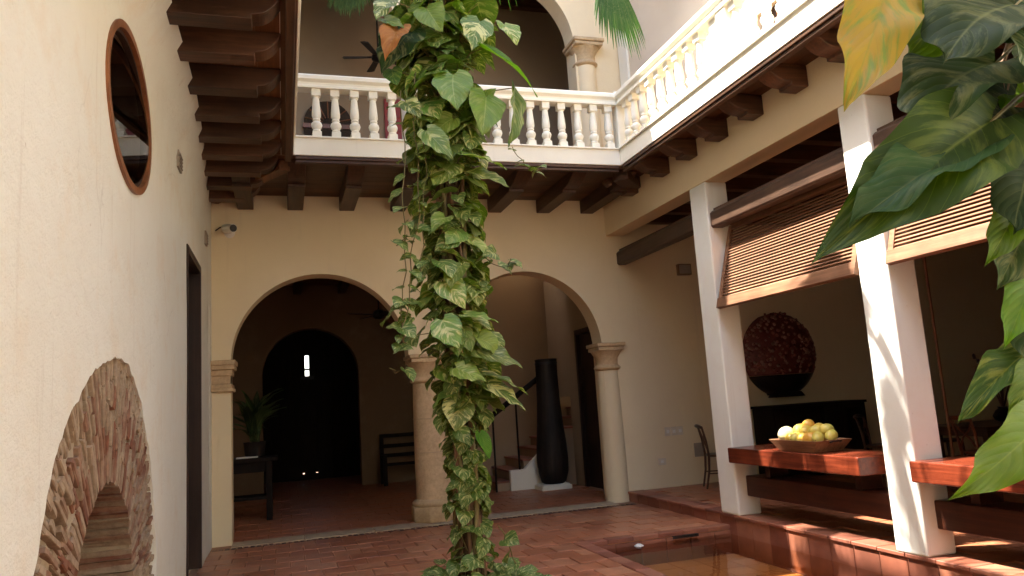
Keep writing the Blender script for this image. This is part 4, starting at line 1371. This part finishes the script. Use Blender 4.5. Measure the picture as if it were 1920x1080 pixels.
# ---------------------------------------------------------------- gallery furniture
def chair(label, x, y, rz, mat, z=PLAT):
    c = thing("bentwood_chair", label, "chair", (x, y, z), "cross-back bentwood chairs")
    ca, sa = math.cos(rz), math.sin(rz)
    def W(p): return (x + p[0] * ca - p[1] * sa, y + p[0] * sa + p[1] * ca, z + p[2])
    def tb_(nm, pts, r, seg=7): return MB().tube([W(p) for p in pts], r, seg).build(nm, mat, c, True, sharp=50)
    m = MB()
    rim = [(.21 * math.copysign(abs(math.cos(2 * PI * i / 20)) ** .7, math.cos(2 * PI * i / 20)), .20 * math.copysign(abs(math.sin(2 * PI * i / 20)) ** .7, math.sin(2 * PI * i / 20))) for i in range(20)]
    vs = [W((a, b, .455)) for a, b in rim] + [W((a, b, .49)) for a, b in rim]
    m.add(vs, [tuple(range(19, -1, -1)), tuple(range(20, 40))] + [(i, (i + 1) % 20, 20 + (i + 1) % 20, 20 + i) for i in range(20)])
    m.build("seat", mat, c, bevel=.01)
    for s in (-1, 1):
        tb_("leg", [(s * .17, -.16, .46), (s * .185, -.175, .2), (s * .195, -.19, .0)], [.020, .017, .013])
        tb_("leg", [(s * .16, .26, 0), (s * .165, .205, .25), (s * .17, .19, .47), (s * .185, .215, .70), (s * .20, .26, .90)], [.014, .017, .019, .017, .016])
        tb_("cross_stay", [(s * .17, .195, .52), (s * .06, .215, .66), (-s * .08, .225, .75), (-s * .19, .245, .86)], .011, 6)
        tb_("stretcher", [(s * .185, -.17, .22), (s * .165, .21, .22)], .010, 6)
    tb_("top_rail", [(-.205, .262, .89), (-.12, .292, .905), (0, .30, .91), (.12, .292, .905), (.205, .262, .89)], [.022, .027, .028, .027, .022])
    tb_("stretcher", [(-.18, -.17, .25), (.18, -.17, .25)], .010, 6)
    return c
chair("bentwood chair against the gallery end wall left of the first pillar", 6.22, 10.12, R(68), M_CHAIR)
chair("bentwood chair seen between the fruit tray and the second pillar", 8.35, 9.2, R(35), M_CHAIR)
chair("bentwood chair with red-orange legs behind the second pillar", 8.2, 7.35, R(75), M_REDCHAIR)
chair("bentwood chair at the right side of the dining table", 10.2, 8.1, R(170), M_CHAIR)
chair("bentwood chair tucked behind the dining table", 9.4, 9.1, R(10), M_CHAIR)
dt = thing("dining_table", "dark dining table behind the pillars in the gallery", "table", (9.2, 7.9, PLAT))
MB().box(8.4, 10.4, 7.45, 8.5, PLAT + .72, PLAT + .76).build("top", M_CHAIR, dt, bevel=.01)
MB().box(8.5, 10.3, 7.55, 8.4, PLAT + .63, PLAT + .72).build("apron", M_CHAIR, dt)
for xx in (8.5, 10.22):
    for yy in (7.55, 8.32):
        MB().box(xx, xx + .08, yy, yy + .08, PLAT + .005, PLAT + .63).build("leg", M_CHAIR, dt)
bv = thing("branch_vase", "dark low vase of dry red branches on the dining table", "vase", (9.35, 8.0, PLAT + .76))
MB().lathe([(.07, 0), (.12, .03), (.14, .08), (.10, .15), (.06, .18), (.075, .20)], (9.35, 8.0, PLAT + .761), 20).build("pot", M_BOWL, bv, True)
bb_rng = random.Random(5)
for k in range(6):
    a = bb_rng.uniform(0, 6.28); t_ = bb_rng.uniform(.08, .3); h_ = bb_rng.uniform(.4, .85)
    p0 = Vector((9.35, 8.0, PLAT + .92)); p1 = p0 + Vector((math.cos(a) * t_ * .4, math.sin(a) * t_ * .4, h_ * .5)); p2 = p0 + Vector((math.cos(a) * t_, math.sin(a) * t_, h_))
    mm = MB().tube([p0, p1, p2], [.012, .010, .006], 6)
    for j in range(3):
        mm.sphere(tuple(p2 - (p2 - p1) * (.2 * j) + Vector((bb_rng.uniform(-.02, .02), 0, 0))), .022, 8, 6, sz=1.8)
    mm.build("branch", M_LOWBEAM, bv, True)
ly = thing("rope_pole", "thin reddish pole standing beside the second pillar", "pole", (7.9, 7.55, PLAT))
MB().tube([(7.9, 7.55, PLAT + .02), (7.9, 7.55, 4.38)], .018, 8).build("pole", M_FRAME, ly)
MB().lathe([(.12, 0), (.12, .015), (.03, .03)], (7.9, 7.55, PLAT + .004), 16).build("foot", M_FRAME, ly)
def sideboard(label, x0, x1):
    s = thing("sideboard", label, "sideboard", ((x0 + x1) / 2, 10.3, PLAT), "dark sideboards on the end wall")
    MB().box(x0, x1, 10.12, 10.66, PLAT + .06, PLAT + 1.08).build("case", M_DARK, s, bevel=.008)
    MB().box(x0 - .02, x1 + .02, 10.09, 10.67, PLAT + 1.081, PLAT + 1.12).build("top", M_DARK, s, bevel=.006)
    for k in range(2):
        w_ = (x1 - x0) / 2
        MB().box(x0 + k * w_ + .03, x0 + (k + 1) * w_ - .03, 10.10, 10.121, PLAT + .12, PLAT + 1.02).build("door", M_DARK, s, bevel=.006)
    for k in range(2):
        MB().box((x0, x1 - .08)[k], (x0 + .08, x1)[k], 10.2, 10.6, PLAT + .003, PLAT + .06).build("foot", M_DARK, s)
sideboard("dark sideboard below the round bowl picture", 7.22, 8.09)
sideboard("dark sideboard right of the one below the bowl picture", 8.14, 8.96)
# round bowl wall relief
bw = thing("bowl_relief", "huge round black bowl heaped with dark red berries on the gallery wall", "wall art", (7.85, BY - .02, 1.37))
bc = Vector((7.85, BY - .02, 2.07)); br = .70
m = MB()
nu, nv = 28, 10
vs, fs = [], []
for j in range(nv + 1):
    z_ = -.66 + (.32) * j / nv
    zz_ = z_
    rr_ = math.sqrt(max(0.0, br * br - zz_ * zz_))
    if z_ < -.55:
        rr_ = max(rr_, .30)
    for i in range(nu + 1):
        a = PI + PI * i / nu
        vs.append((bc.x + rr_ * math.cos(a), bc.y + .30 * rr_ / br * math.sin(a), bc.z + z_))
for j in range(nv):
    for i in range(nu):
        p = j * (nu + 1) + i
        fs.append((p, p + 1, p + nu + 2, p + nu + 1))
fs.append(tuple(nv * (nu + 1) + i for i in range(nu + 1)))
m.add(vs, fs)
m.build("bowl", M_BOWL, bw, True)
m = MB(); m.prism([(bc.x - .29, 1.37), (bc.x + .29, 1.37), (bc.x + .22, 1.45), (bc.x - .22, 1.45)], 'y', BY - .22, BY - .01); m.build("foot", M_BOWL, bw, bevel=.01)
m = MB()
vs, fs = [], []
for j in range(15):
    z_ = -.335 + (1.035) * j / 14
    rr_ = math.sqrt(max(1e-6, br * br - z_ * z_)) * .985
    for i in range(nu + 1):
        a = PI + PI * i / nu
        vs.append((bc.x + rr_ * math.cos(a), bc.y + .30 * rr_ / br * math.sin(a), bc.z + z_))
for j in range(14):
    for i in range(nu):
        p = j * (nu + 1) + i
        fs.append((p, p + 1, p + nu + 2, p + nu + 1))
m.add(vs, fs); m.build("berry_core", M_BERRY_S, bw, True)
bme = MB().sphere((0, 0, 0), .024, 8, 5).mesh("berry", smooth=True); bme.materials.append(M_BERRY)
brg = random.Random(8)
cnt = 0
while cnt < 290:
    z_ = brg.uniform(-.32, .69); a = PI + brg.uniform(.03, .97) * PI
    rr_ = math.sqrt(max(0, br * br - z_ * z_))
    if brg.random() > .25 + .75 * rr_ / br:
        continue
    s = brg.uniform(.75, 1.35)
    inst("berry", bme, bw, Matrix.Translation((bc.x + rr_ * math.cos(a) * .965, bc.y + .295 * rr_ / br * math.sin(a), bc.z + z_)) @ Matrix.Scale(s, 4))
    cnt += 1

# ================================================================ PLANTS
def leaf_mesh(name, mat, seed, droop=.25, fold=.22, wid=1.0, long_=False, fine=False):
    rr = random.Random(seed)
    if long_:
        prof = [(0, .10), (.06, .26), (.16, .36), (.30, .40), (.45, .385), (.60, .325), (.74, .24), (.87, .13), (.96, .04), (1, .004)]
    else:
        prof = [(0, .14), (.05, .34), (.14, .455), (.27, .49), (.42, .455), (.57, .37), (.71, .265), (.84, .15), (.94, .055), (1, .004)]
    cols = (-1, -.55, 0, .55, 1)
    if fine:
        pf = []
        for i in range(len(prof) - 1):
            p0, p1, p2, p3 = prof[max(0, i - 1)], prof[i], prof[i + 1], prof[min(len(prof) - 1, i + 2)]
            for q in (0, 1 / 3, 2 / 3):
                pf.append(tuple(max(0.003, .5 * ((2 * p1[k]) + (p2[k] - p0[k]) * q + (2 * p0[k] - 5 * p1[k] + 4 * p2[k] - p3[k]) * q * q + (3 * p1[k] - p0[k] - 3 * p2[k] + p3[k]) * q ** 3)) if k else
                                p1[0] + (p2[0] - p1[0]) * q for k in (0, 1)))
        prof = pf + [prof[-1]]
        cols = (-1, -.8, -.5, -.2, 0, .2, .5, .8, 1)
    vs, uv, fs = [], [], []
    ph = rr.uniform(0, 6); am = rr.uniform(.012, .04); tw = rr.uniform(-.35, .35); bend = rr.uniform(-.12, .12)
    for (t, hw) in prof:
        for c in cols:
            x = c * hw * wid + bend * t * (1 - t) * 2
            back = .13 * abs(c) ** 1.6 * max(0, 1 - t / .30)
            yv = t - back
            z = droop * 1.6 * t * (1 - t) + fold * abs(c) * hw * wid - .30 * fold * (c * c) * hw
            z += am * math.sin(t * 13 + ph + (1.3 if c > 0 else 0)) * abs(c)
            z += tw * x * t
            if fine:
                z += .012 * noise.noise(Vector((c * 2.2 + seed, t * 6, 1.3))) + (.016 * math.sin(t * 21 + ph * 2) * c * c) - .006 * (1 if abs(c) < .01 else 0)
                x *= 1 + .05 * math.sin(t * 17 + ph) * (1 if c > 0 else .6)
            vs.append((x, yv, z))
            uv.append((.5 + .5 * c, t))
    nc = len(cols)
    for i in range(len(prof) - 1):
        for k in range(nc - 1):
            fs.append((i * nc + k, i * nc + k + 1, (i + 1) * nc + k + 1, (i + 1) * nc + k))
    me = bpy.data.meshes.new(name)
    me.from_pydata(vs, [], fs)
    ul = me.uv_layers.new(name="UVMap")
    for lp in me.loops:
        ul.data[lp.index].uv = uv[lp.vertex_index]
    me.polygons.foreach_set("use_smooth", [True] * len(me.polygons))
    me.materials.append(mat)
    me.update()
    return me


def leaf_matrix(base, tip, nrm, size=None, wscale=1.0):
    d = Vector(tip) - Vector(base)
    ln = size if size else d.length
    d.normalize()
    n = Vector(nrm)
    n = n - d * n.dot(d)
    if n.length < 1e-4:
        n = Vector((0.1, -1, .3)); n = n - d * n.dot(d)
    n.normalize()
    x = d.cross(n)
    s = ln
    return Matrix(((x.x * s * wscale, d.x * s, n.x * s, base[0]), (x.y * s * wscale, d.y * s, n.y * s, base[1]), (x.z * s * wscale, d.z * s, n.z * s, base[2]), (0, 0, 0, 1)))


TX, TY = 1.46, 6.3            # palm trunk
palm = thing("palm_tree", "fan palm whose trunk rises through the vine, fronds hanging at top", "palm", (TX, TY, 0))
tp = []
trd = []
for i in range(24):
    z = -.1 + i * .30
    tp.append((TX + .015 * math.sin(i * .9), TY + .012 * math.cos(i * 1.3), z)); trd.append(.088 + (.012 if i % 2 else 0) - .0006 * i)
MB().tube(tp, trd, 14).build("trunk", M_BARK, palm, True)
# fan fronds
frg = random.Random(21)
def frond(hub, fan_r, axis, seed, wid=1.0, spread=4.4):
    rr = random.Random(seed)
    base = Vector((TX, TY, 6.35 + rr.uniform(-.1, .15)))
    hub = Vector(hub)
    ctrl = (base + hub) / 2 + Vector((0, 0, .25 + .25 * (hub - base).length))
    pts = []
    for i in range(6):
        t = i / 5
        pts.append(base * (1 - t) ** 2 + ctrl * 2 * t * (1 - t) + hub * t * t)
    ax = Vector(axis).normalized()
    side = ax.cross(Vector((0, 0, 1))).normalized()
    upv = side.cross(ax)
    m = MB(); m.tube(pts, [.018, .016, .014, .013, .012, .010], 5)
    uvs = {}
    nl = 30
    for k in range(nl):
        a = (k / (nl - 1) - .5) * spread
        dd = (ax * math.cos(a) + side * math.sin(a))
        Lf = fan_r * (1 - .18 * abs(a) / 2.2) * rr.uniform(.88, 1.05)
        row_ = []
        wv = dd.cross(upv).normalized()
        for j in range(7):
            t = j / 6
            fall = t * t * .55 * Lf + max(0, t - .5) * .75 * Lf
            p = hub + dd * Lf * (t - .22 * t * t) - Vector((0, 0, 1)) * fall + upv * .05 * t
            hwid = .026 * wid * (1.25 * math.sin(min(1, t * 2.2 + .12) * PI / 2)) * (1 - t ** 2.2) + .0015
            row_.append((p - wv * hwid, p + upv * hwid * .5, p + wv * hwid))
        n0 = len(m.v)
        for r3 in row_:
            m.v += [tuple(q) for q in r3]
        for j in range(6):
            for c in range(2):
                m.f.append((n0 + j * 3 + c, n0 + j * 3 + c + 1, n0 + (j + 1) * 3 + c + 1, n0 + (j + 1) * 3 + c))
    me = bpy.data.meshes.new("frond")
    me.from_pydata([Vector(p) - ORG[palm] for p in m.v], [], m.f)
    ul = me.uv_layers.new(name="UVMap")
    for lp in me.loops:
        ul.data[lp.index].uv = (.3 + .4 * ((lp.vertex_index * 7) % 10) / 10, (lp.vertex_index % 21) / 21)
    me.polygons.foreach_set("use_smooth", [True] * len(me.polygons))
    me.materials.append(M_FROND)
    o = bpy.data.objects.new("frond", me); COL.objects.link(o); o.parent = palm; ORG[o] = ORG[palm]
    return o
for k, (hub, fr_, ax) in enumerate([
        ((3.02, 6.02, 5.42), .50, (.12, -.35, -.9)), ((.62, 6.05, 5.28), .30, (-.12, -.35, -.9)), ((2.2, 7.5, 6.9), .9, (.5, .8, .1)), ((.7, 7.4, 7.0), .9, (-.5, .8, .1)),
        ((2.1, 5.5, 7.1), .85, (.6, -.6, .2)), ((.8, 5.6, 7.2), .85, (-.6, -.6, .2)), ((1.6, 6.7, 7.5), .9, (.2, .4, .9)), ((.5, 6.7, 6.9), .85, (-.9, .3, .1)), ((2.5, 6.8, 7.0), .9, (.9, .3, .2)),
        ((1.5, 5.7, 7.5), .8, (0, -.6, .8)), ((1.1, 6.3, 7.6), .8, (-.3, 0, 1)), ((1.5, 8.0, 7.3), .75, (.1, .9, .3)), ((1.0, 7.7, 7.2), .8, (-.3, .8, .3)), ((2.1, 7.0, 7.6), .8, (.5, .4, .6))]):  # last unseen fronds added to dapple the sun below
    frond(hub, fr_, ax, 100 + k, 1.0, 2.6 if k < 2 else 4.4)

# planting bed ring
bd = thing("planting_bed", "round soil bed at the foot of the vine-covered trunk", "planter", (TX, TY, 0))
MB().lathe([(.46, 0), (.46, .012), (.30, .03), (.001, .04)], (TX, TY, .004), 24).build("soil", M_SOIL, bd, True)

vine = thing("climbing_vine", "variegated climbing vine wrapped around the tall central trunk", "vine", (TX, TY, 0))
vr = random.Random(42)
LM = [leaf_mesh("leaf", M_LEAF, s, droop=vr.uniform(.12, .42), fold=vr.uniform(.12, .42)) for s in range(7)]
LMB = [leaf_mesh("leaf", M_LEAFBIG, s + 30, droop=vr.uniform(.15, .40), fold=vr.uniform(.10, .35)) for s in range(5)]
# silhouette half widths (m) by height: left, right
PXM = 222.0
prof_px = [(0, 125, 110), (50, 122, 118), (110, 122, 110), (180, 112, 110), (250, 95, 105), (300, 100, 90), (350, 105, 85), (400, 105, 72), (450, 108, 62), (500, 98, 70), (550, 100, 78), (600, 92, 80), (640, 100, 88),
           (700, 80, 105), (760, 70, 98), (800, 58, 58), (850, 52, 42), (900, 50, 42), (950, 50, 46), (1000, 52, 46), (1040, 52, 50), (1090, 70, 85)]
def zpix(z):
    p = Vector((TX, TY, z)) - EYE
    return 540 - FPX * p.dot(CU) / p.dot(CF)
def halfw(z):
    y_ = zpix(z)
    for (a, b) in zip(prof_px, prof_px[1:]):
        if a[0] <= y_ <= b[0]:
            t = (y_ - a[0]) / (b[0] - a[0])
            return ((a[1] + (b[1] - a[1]) * t) / PXM, (a[2] + (b[2] - a[2]) * t) / PXM)
    return (prof_px[0][1] / PXM, prof_px[0][2] / PXM) if y_ < 0 else (.3, .35)
def leaf_size(z):
    if z > 3.4:
        return vr.uniform(.20, .38)
    if z > 2.6:
        return vr.uniform(.13, .27)
    if z > 1.35:
        return vr.uniform(.15, .31)
    if z > .75:
        return vr.uniform(.12, .23)
    return vr.uniform(.09, .20)
NLEAF = 285
cands = []
small = MB(); small_uv = []
def add_small(Mx, me):
    n0 = len(small.v)
    for v in me.vertices:
        small.v.append(tuple(Mx @ v.co))
    uvm = {}
    for lp in me.loops:
        uvm[lp.vertex_index] = tuple(me.uv_layers[0].data[lp.index].uv)
    for i in range(len(me.vertices)):
        small_uv.append(uvm[i])
    for p in me.polygons:
        small.f.append(tuple(n0 + i for i in p.vertices))
petioles = MB()
for i in range(900):
    z = vr.uniform(-.02, 5.75)
    if z < 1.2 and vr.random() < .30:
        continue
    if z > 5.2 and vr.random() < .4:
        continue
    a = vr.uniform(0, 2 * PI)
    lw_, rw_ = halfw(z)
    c, s = math.cos(a), math.sin(a)
    hw = rw_ if c > 0 else lw_
    rad_out = hw * (c * c) + min(hw, .36) * (s * s)
    size = leaf_size(z)
    # leaf tip sits near the outline; base nearer the trunk
    rt_ = rad_out * (vr.random() ** .45)
    rt_ = max(.17, rt_)
    tip = Vector((TX + rt_ * c, TY + rt_ * s, z))
    outw = Vector((c, s, 0))
    dirn = (outw * vr.uniform(.35, 1.0) + Vector((0, 0, -1)) * vr.uniform(.25, 1.1) + Vector((-s, c, 0)) * vr.uniform(-.7, .7)).normalized()
    base = tip - dirn * size
    rb_ = math.hypot(base.x - TX, base.y - TY)
    nrm = outw * vr.uniform(.3, 1.0) + Vector((0, 0, 1)) * vr.uniform(.25, 1.0) + Vector((-s, c, 0)) * vr.uniform(-.5, .5)
    cands.append((size, base, tip, nrm, z, a))
# the largest and nearest to the view stay single objects
def vis(c_):
    size, base, tip, nrm, z, a = c_
    return size * (1.35 if (tip.y < TY + .12) else .65) * (0 if zpix(z) < -60 else 1)
cands.sort(key=vis, reverse=True)
for i, (size, base, tip, nrm, z, a) in enumerate(cands):
    me = vr.choice(LMB if (z > 3.2 and vr.random() < .6) else LM)
    Mx = leaf_matrix(base, tip, nrm, size, vr.uniform(.8, 1.1))
    if i < 255:
        inst("leaf", me, vine, Mx)
    else:
        add_small(Mx, me)
    k_ = Vector((TX + .10 * math.cos(a + .4), TY + .10 * math.sin(a + .4), base.z - vr.uniform(.04, .22)))
    mid_ = (base + k_) / 2 + Vector((0, 0, .03)) + Vector((math.cos(a), math.sin(a), 0)) * .02
    if i < 520:
        petioles.tube([k_, mid_, base + (tip - base).normalized() * .01], [.0055, .0045, .003], 4)

# leaves one can pick out: (base px, tip px, depth, normal, material key)
hero_mesh = {
    'g': leaf_mesh("leaf", M_LEAFBIG, 77, .18, .18, fine=True), 'b': leaf_mesh("leaf", M_LEAFBRIGHT, 78, .20, .15, 1.0, True), 'd': leaf_mesh("leaf", M_DEAD, 79, .45, .5, .85, fine=True),
    'y': leaf_mesh("leaf", M_LEAF, 80, .15, .12, fine=True), 'k': leaf_mesh("leaf", M_LEAFSHADE, 81, .2, .2, fine=True)}
CAMN = Vector((-.15, -1, .35))
heroes = [((748, 55), (722, 115), 5.93, (-.3, -1, .1), 'd', 1.05), ((905, 90), (1008, 182), 5.90, (.2, -.6, .8), 'b', .9), ((850, 140), (858, 208), 5.90, CAMN, 'y', 1.25),
          ((912, 180), (905, 255), 5.88, (.3, -1, .2), 'g', 1.1), ((960, 165), (955, 275), 5.95, (.9, -.6, .1), 'g', .55), ((830, 600), (862, 655), 5.92, (-.2, -1, .5), 'y', 1.25),
          ((895, 655), (980, 690), 5.95, (.2, -.7, .7), 'y', 1.0), ((915, 720), (985, 770), 5.95, (.2, -.6, .8), 'y', .95), ((855, 690), (912, 715), 5.92, (.1, -.8, .7), 'y', 1.2), ((905, 700), (990, 740), 6.0, (.1, -.4, 1), 'y', .6),
          ((900, 812), (918, 862), 5.95, (.3, -1, .2), 'b', 1.0), ((868, 290), (950, 318), 5.90, (.2, -.5, .8), 'y', .8), ((880, 325), (955, 350), 5.92, (.2, -.6, .8), 'g', .9), ((800, 245), (850, 300), 5.9, (-.2, -.9, .6), 'y', .9),
          ((800, 15), (830, 60), 5.9, (-.3, -1, .4), 'g', 1.2), ((735, 130), (745, 160), 5.95, (-.4, -1, .2), 'b', 1.3), ((900, 40), (885, 95), 5.9, (.1, -1, .5), 'y', 1.1), ((945, 45), (970, 85), 5.95, (.4, -1, .3), 'g', 1.2),
          ((930, 475), (905, 480), 6.0, (.2, -1, .2), 'g', 1.1), ((870, 590), (935, 605), 5.95, (.1, -.5, .9), 'y', 1.0), ((720, 35), (760, 55), 5.95, (-.2, -.9, .6), 'y', .9), ((735, 0), (705, 40), 5.95, (-.3, -.8, .6), 'y', .8),
          ((770, 60), (715, 140), 6.0, (-.4, -.8, .3), 'k', 1.0), ((900, 195), (930, 165), 6.0, (.2, -.9, .4), 'g', 1.0), ((760, 190), (790, 220), 5.95, (-.2, -.8, .5), 'g', 1.0)]
for (b2, t2, Yd, n_, key, wsc) in heroes:
    bp, tp_ = at(*b2, Yd + .06), at(*t2, Yd - .05)
    inst("leaf", hero_mesh[key], vine, leaf_matrix(bp, tp_, n_, None, wsc * .74))
    k_ = Vector((TX + (bp.x - TX) * .35, TY - .06, bp.z - .10))
    petioles.tube([k_, (k_ + bp) / 2 + Vector((0, -.02, .05)), bp], [.007, .006, .005], 5)
# hanging strands with little leaves
strands = [[(752, 170), (757, 300), (760, 420), (757, 540), (750, 640)], [(782, 120), (780, 260), (788, 380), (770, 480), (762, 600), (745, 660)], [(795, 250), (798, 400), (790, 520)],
           [(958, 275), (985, 310), (998, 325), (1012, 320), (1014, 312)], [(905, 480), (930, 498), (950, 502), (957, 485)], [(930, 985), (955, 1020), (968, 1070)], [(772, 600), (752, 580), (758, 560)], [(760, 690), (745, 700), (730, 690)],
           [(762, 560), (740, 575), (725, 600)], [(765, 440), (745, 460), (738, 452)]]
LS = [leaf_mesh("leaf", M_LEAF, 200 + s, .3, .25) for s in range(4)]
for si, stn in enumerate(strands):
    ps = [at(px, py, 6.05 + .05 * math.sin(i)) for i, (px, py) in enumerate(stn)]
    fine = []
    for a, b in zip(ps, ps[1:]):
        for j in range(4):
            fine.append(a.lerp(b, j / 4) + Vector((vr.uniform(-.022, .022), vr.uniform(-.02, .02), 0)))
    fine.append(ps[-1])
    petioles.tube(fine, .0050 if si < 3 or si == 5 else .004, 5)
    for p in fine[1::2 if si > 2 else 1]:
        if vr.random() < .85:
            a = vr.uniform(0, 2 * PI)
            sz = vr.uniform(.08, .17)
            dd = Vector((math.cos(a), math.sin(a) * .6, vr.uniform(-.8, .1))).normalized()
            add_small(leaf_matrix(p, p + dd, (vr.uniform(-.4, .4), -.6, .9), sz, vr.uniform(.8, 1.1)), vr.choice(LS))
# ground cover at the foot
for i in range(150):
    a = vr.uniform(0, 2 * PI); r_ = .15 + .42 * vr.random()
    p = Vector((TX + r_ * math.cos(a), TY + r_ * math.sin(a), vr.uniform(.05, .22)))
    dd = Vector((math.cos(a), math.sin(a), vr.uniform(-.5, .3))).normalized()
    add_small(leaf_matrix(p, p + dd, (0, -.3, 1), vr.uniform(.08, .16), 1), vr.choice(LS))
me = bpy.data.meshes.new("small_leaves")
me.from_pydata([Vector(p) - ORG[vine] for p in small.v], [], small.f)
ul = me.uv_layers.new(name="UVMap")
for lp in me.loops:
    ul.data[lp.index].uv = small_uv[lp.vertex_index]
me.polygons.foreach_set("use_smooth", [True] * len(me.polygons))
me.materials.append(M_LEAF)
o = bpy.data.objects.new("small_leaves", me); COL.objects.link(o); o.parent = vine; o["kind"] = "stuff"
petioles.build("petioles", M_STEM, vine, True)["kind"] = "stuff"
for k in range(9):
    pts = []
    a0 = vr.uniform(0, 6.28); tw = vr.uniform(-.5, .5)
    z = 0
    while z < 5.6:
        a = a0 + tw * z + .4 * math.sin(z * 2 + k)
        r_ = .105 + .02 * math.sin(z * 3.1 + k * 2)
        pts.append((TX + r_ * math.cos(a), TY + r_ * math.sin(a), z)); z += .16
    MB().tube(pts, [vr.uniform(.012, .02)] * len(pts), 6).build("stem", M_STEMB if k % 2 else M_STEM, vine, True)

# ---------------------------------------------------------------- foreground plant
fg = thing("hanging_vine", "large-leaved variegated vine hanging close at the right edge", "vine", (3.45, 2.5, 0))
FM_ = {'y': leaf_mesh("leaf", M_YELLOW, 301, .12, .12, .8, True, True), 'l': leaf_mesh("leaf", M_FG, 302, .15, .15, 1, True, True), 'd': leaf_mesh("leaf", M_LEAFSHADE, 303, .2, .2, 1, True, True),
       'd2': leaf_mesh("leaf", M_LEAFSHADE, 304, .15, .25, 1, True, True), 'b': leaf_mesh("leaf", M_LEAFBRIGHT, 305, .22, .2, 1, True, True), 'l2': leaf_mesh("leaf", M_FG, 306, .2, .22, 1, True, True)}
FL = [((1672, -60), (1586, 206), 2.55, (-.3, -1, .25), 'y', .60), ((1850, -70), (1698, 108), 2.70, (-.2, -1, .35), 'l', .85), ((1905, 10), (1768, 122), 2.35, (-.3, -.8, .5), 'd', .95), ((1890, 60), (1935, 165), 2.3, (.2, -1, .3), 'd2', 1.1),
      ((1868, 118), (1712, 250), 2.50, (-.4, -.8, .6), 'd', .80), ((1862, 225), (1526, 492), 2.45, (-.1, -1, .28), 'l2', .42), ((1850, 285), (1592, 425), 2.36, (-.3, -.5, .9), 'd2', .36), ((1900, 200), (1780, 330), 2.6, (-.2, -1, .1), 'd', .9),
      ((1912, 372), (1846, 500), 2.45, (-.6, -.9, .2), 'b', .46), ((1935, 400), (1868, 545), 2.5, (-.6, -.8, .2), 'd2', .6), ((1940, 300), (1900, 440), 2.4, (-.3, -1, .3), 'd', .9), ((1945, 500), (1882, 655), 2.45, (-.8, -.7, .2), 'b', .42),
      ((1950, 640), (1796, 792), 2.5, (-.3, -.6, .8), 'l', .32), ((1950, 675), (1884, 796), 2.42, (-.7, -.8, .3), 'b', .38), ((1965, 770), (1778, 938), 2.30, (-.15, -1, .35), 'b', .40), ((1940, -40), (1850, 90), 2.45, (-.2, -1, .2), 'd', 1.0),
      ((1780, -80), (1790, 60), 2.8, (.1, -1, .2), 'd2', .6), ((1870, 140), (1800, 215), 2.7, (-.2, -1, .3), 'b', .8), ((1900, 330), (1880, 470), 2.6, (.2, -1, .1), 'd', .8), ((1930, 120), (1940, 290), 2.5, (.1, -1, .2), 'd2', .9),
      ((1985, 560), (1925, 700), 2.5, (-.2, -1, .3), 'd', .9), ((1990, 850), (1950, 1010), 2.4, (-.2, -1, .3), 'l', .9), ((1690, 250), (1612, 420), 2.62, (-.1, -1, .3), 'd', .30)]
stemm = MB()
for (b2, t2, Yd, n_, key, wsc) in FL[:-1]:
    bp, tp_ = at(*b2, Yd + .03), at(*t2, Yd - .06)
    inst("leaf", FM_[key], fg, leaf_matrix(bp, tp_, n_, None, wsc))
    node = at(min(1990, b2[0] + 90), b2[1] - 70 if b2[1] < 400 else b2[1] - 40, Yd + .10)
    stemm.tube([node, (node + bp) / 2 + Vector((0, 0, .015)), bp + (tp_ - bp) * .02], [.012, .010, .007], 6)
stemm.build("petioles", M_STEM, fg, True)["kind"] = "stuff"
for pts in ([(1990, -120), (1900, 60), (1875, 130), (1885, 230), (1850, 300)], [(2020, -60), (1990, 250), (1975, 480), (1985, 700), (1990, 1100)], [(1760, -150), (1870, -20), (1960, 60), (2010, 120)], [(1985, 60), (1890, 150), (1868, 240)]):
    MB().tube([at(x_, y_, 2.62) for x_, y_ in pts], .014, 7).build("stem", M_STEMB, fg, True)
MB().tube([(3.62, 2.55, -.05), (3.58, 2.55, 1.5), (3.60, 2.6, 3.2), (3.55, 2.6, 4.4)], [.07, .06, .05, .04], 10).build("trunk", M_BARK, fg, True)

# potted plant on the console
pp = thing("potted_plant", "strappy-leaved pot plant on the console inside the left arch", "plant", (-.45, 12.98, .966))
MB().lathe([(.10, 0), (.15, .02), (.17, .22), (.18, .24), (.15, .24), (.14, .20)], (-.45, 12.98, .966), 20).build("pot", M_VASE, pp, True)
PLM = [leaf_mesh("leaf", M_PLANT, 400 + s, .55, .3, .22, True) for s in range(3)]
pr = random.Random(9)
for i in range(38):
    a = pr.uniform(0, 6.28); el = pr.uniform(.4, 2.2)
    b = Vector((-.45, 12.98, 1.18)); d = Vector((math.cos(a), math.sin(a), el)).normalized()
    inst("leaf", pr.choice(PLM), pp, leaf_matrix(b, b + d, (-d.x * d.z, -d.y * d.z, 1 - d.z * d.z + .05), pr.uniform(.5, 1.0), 1))
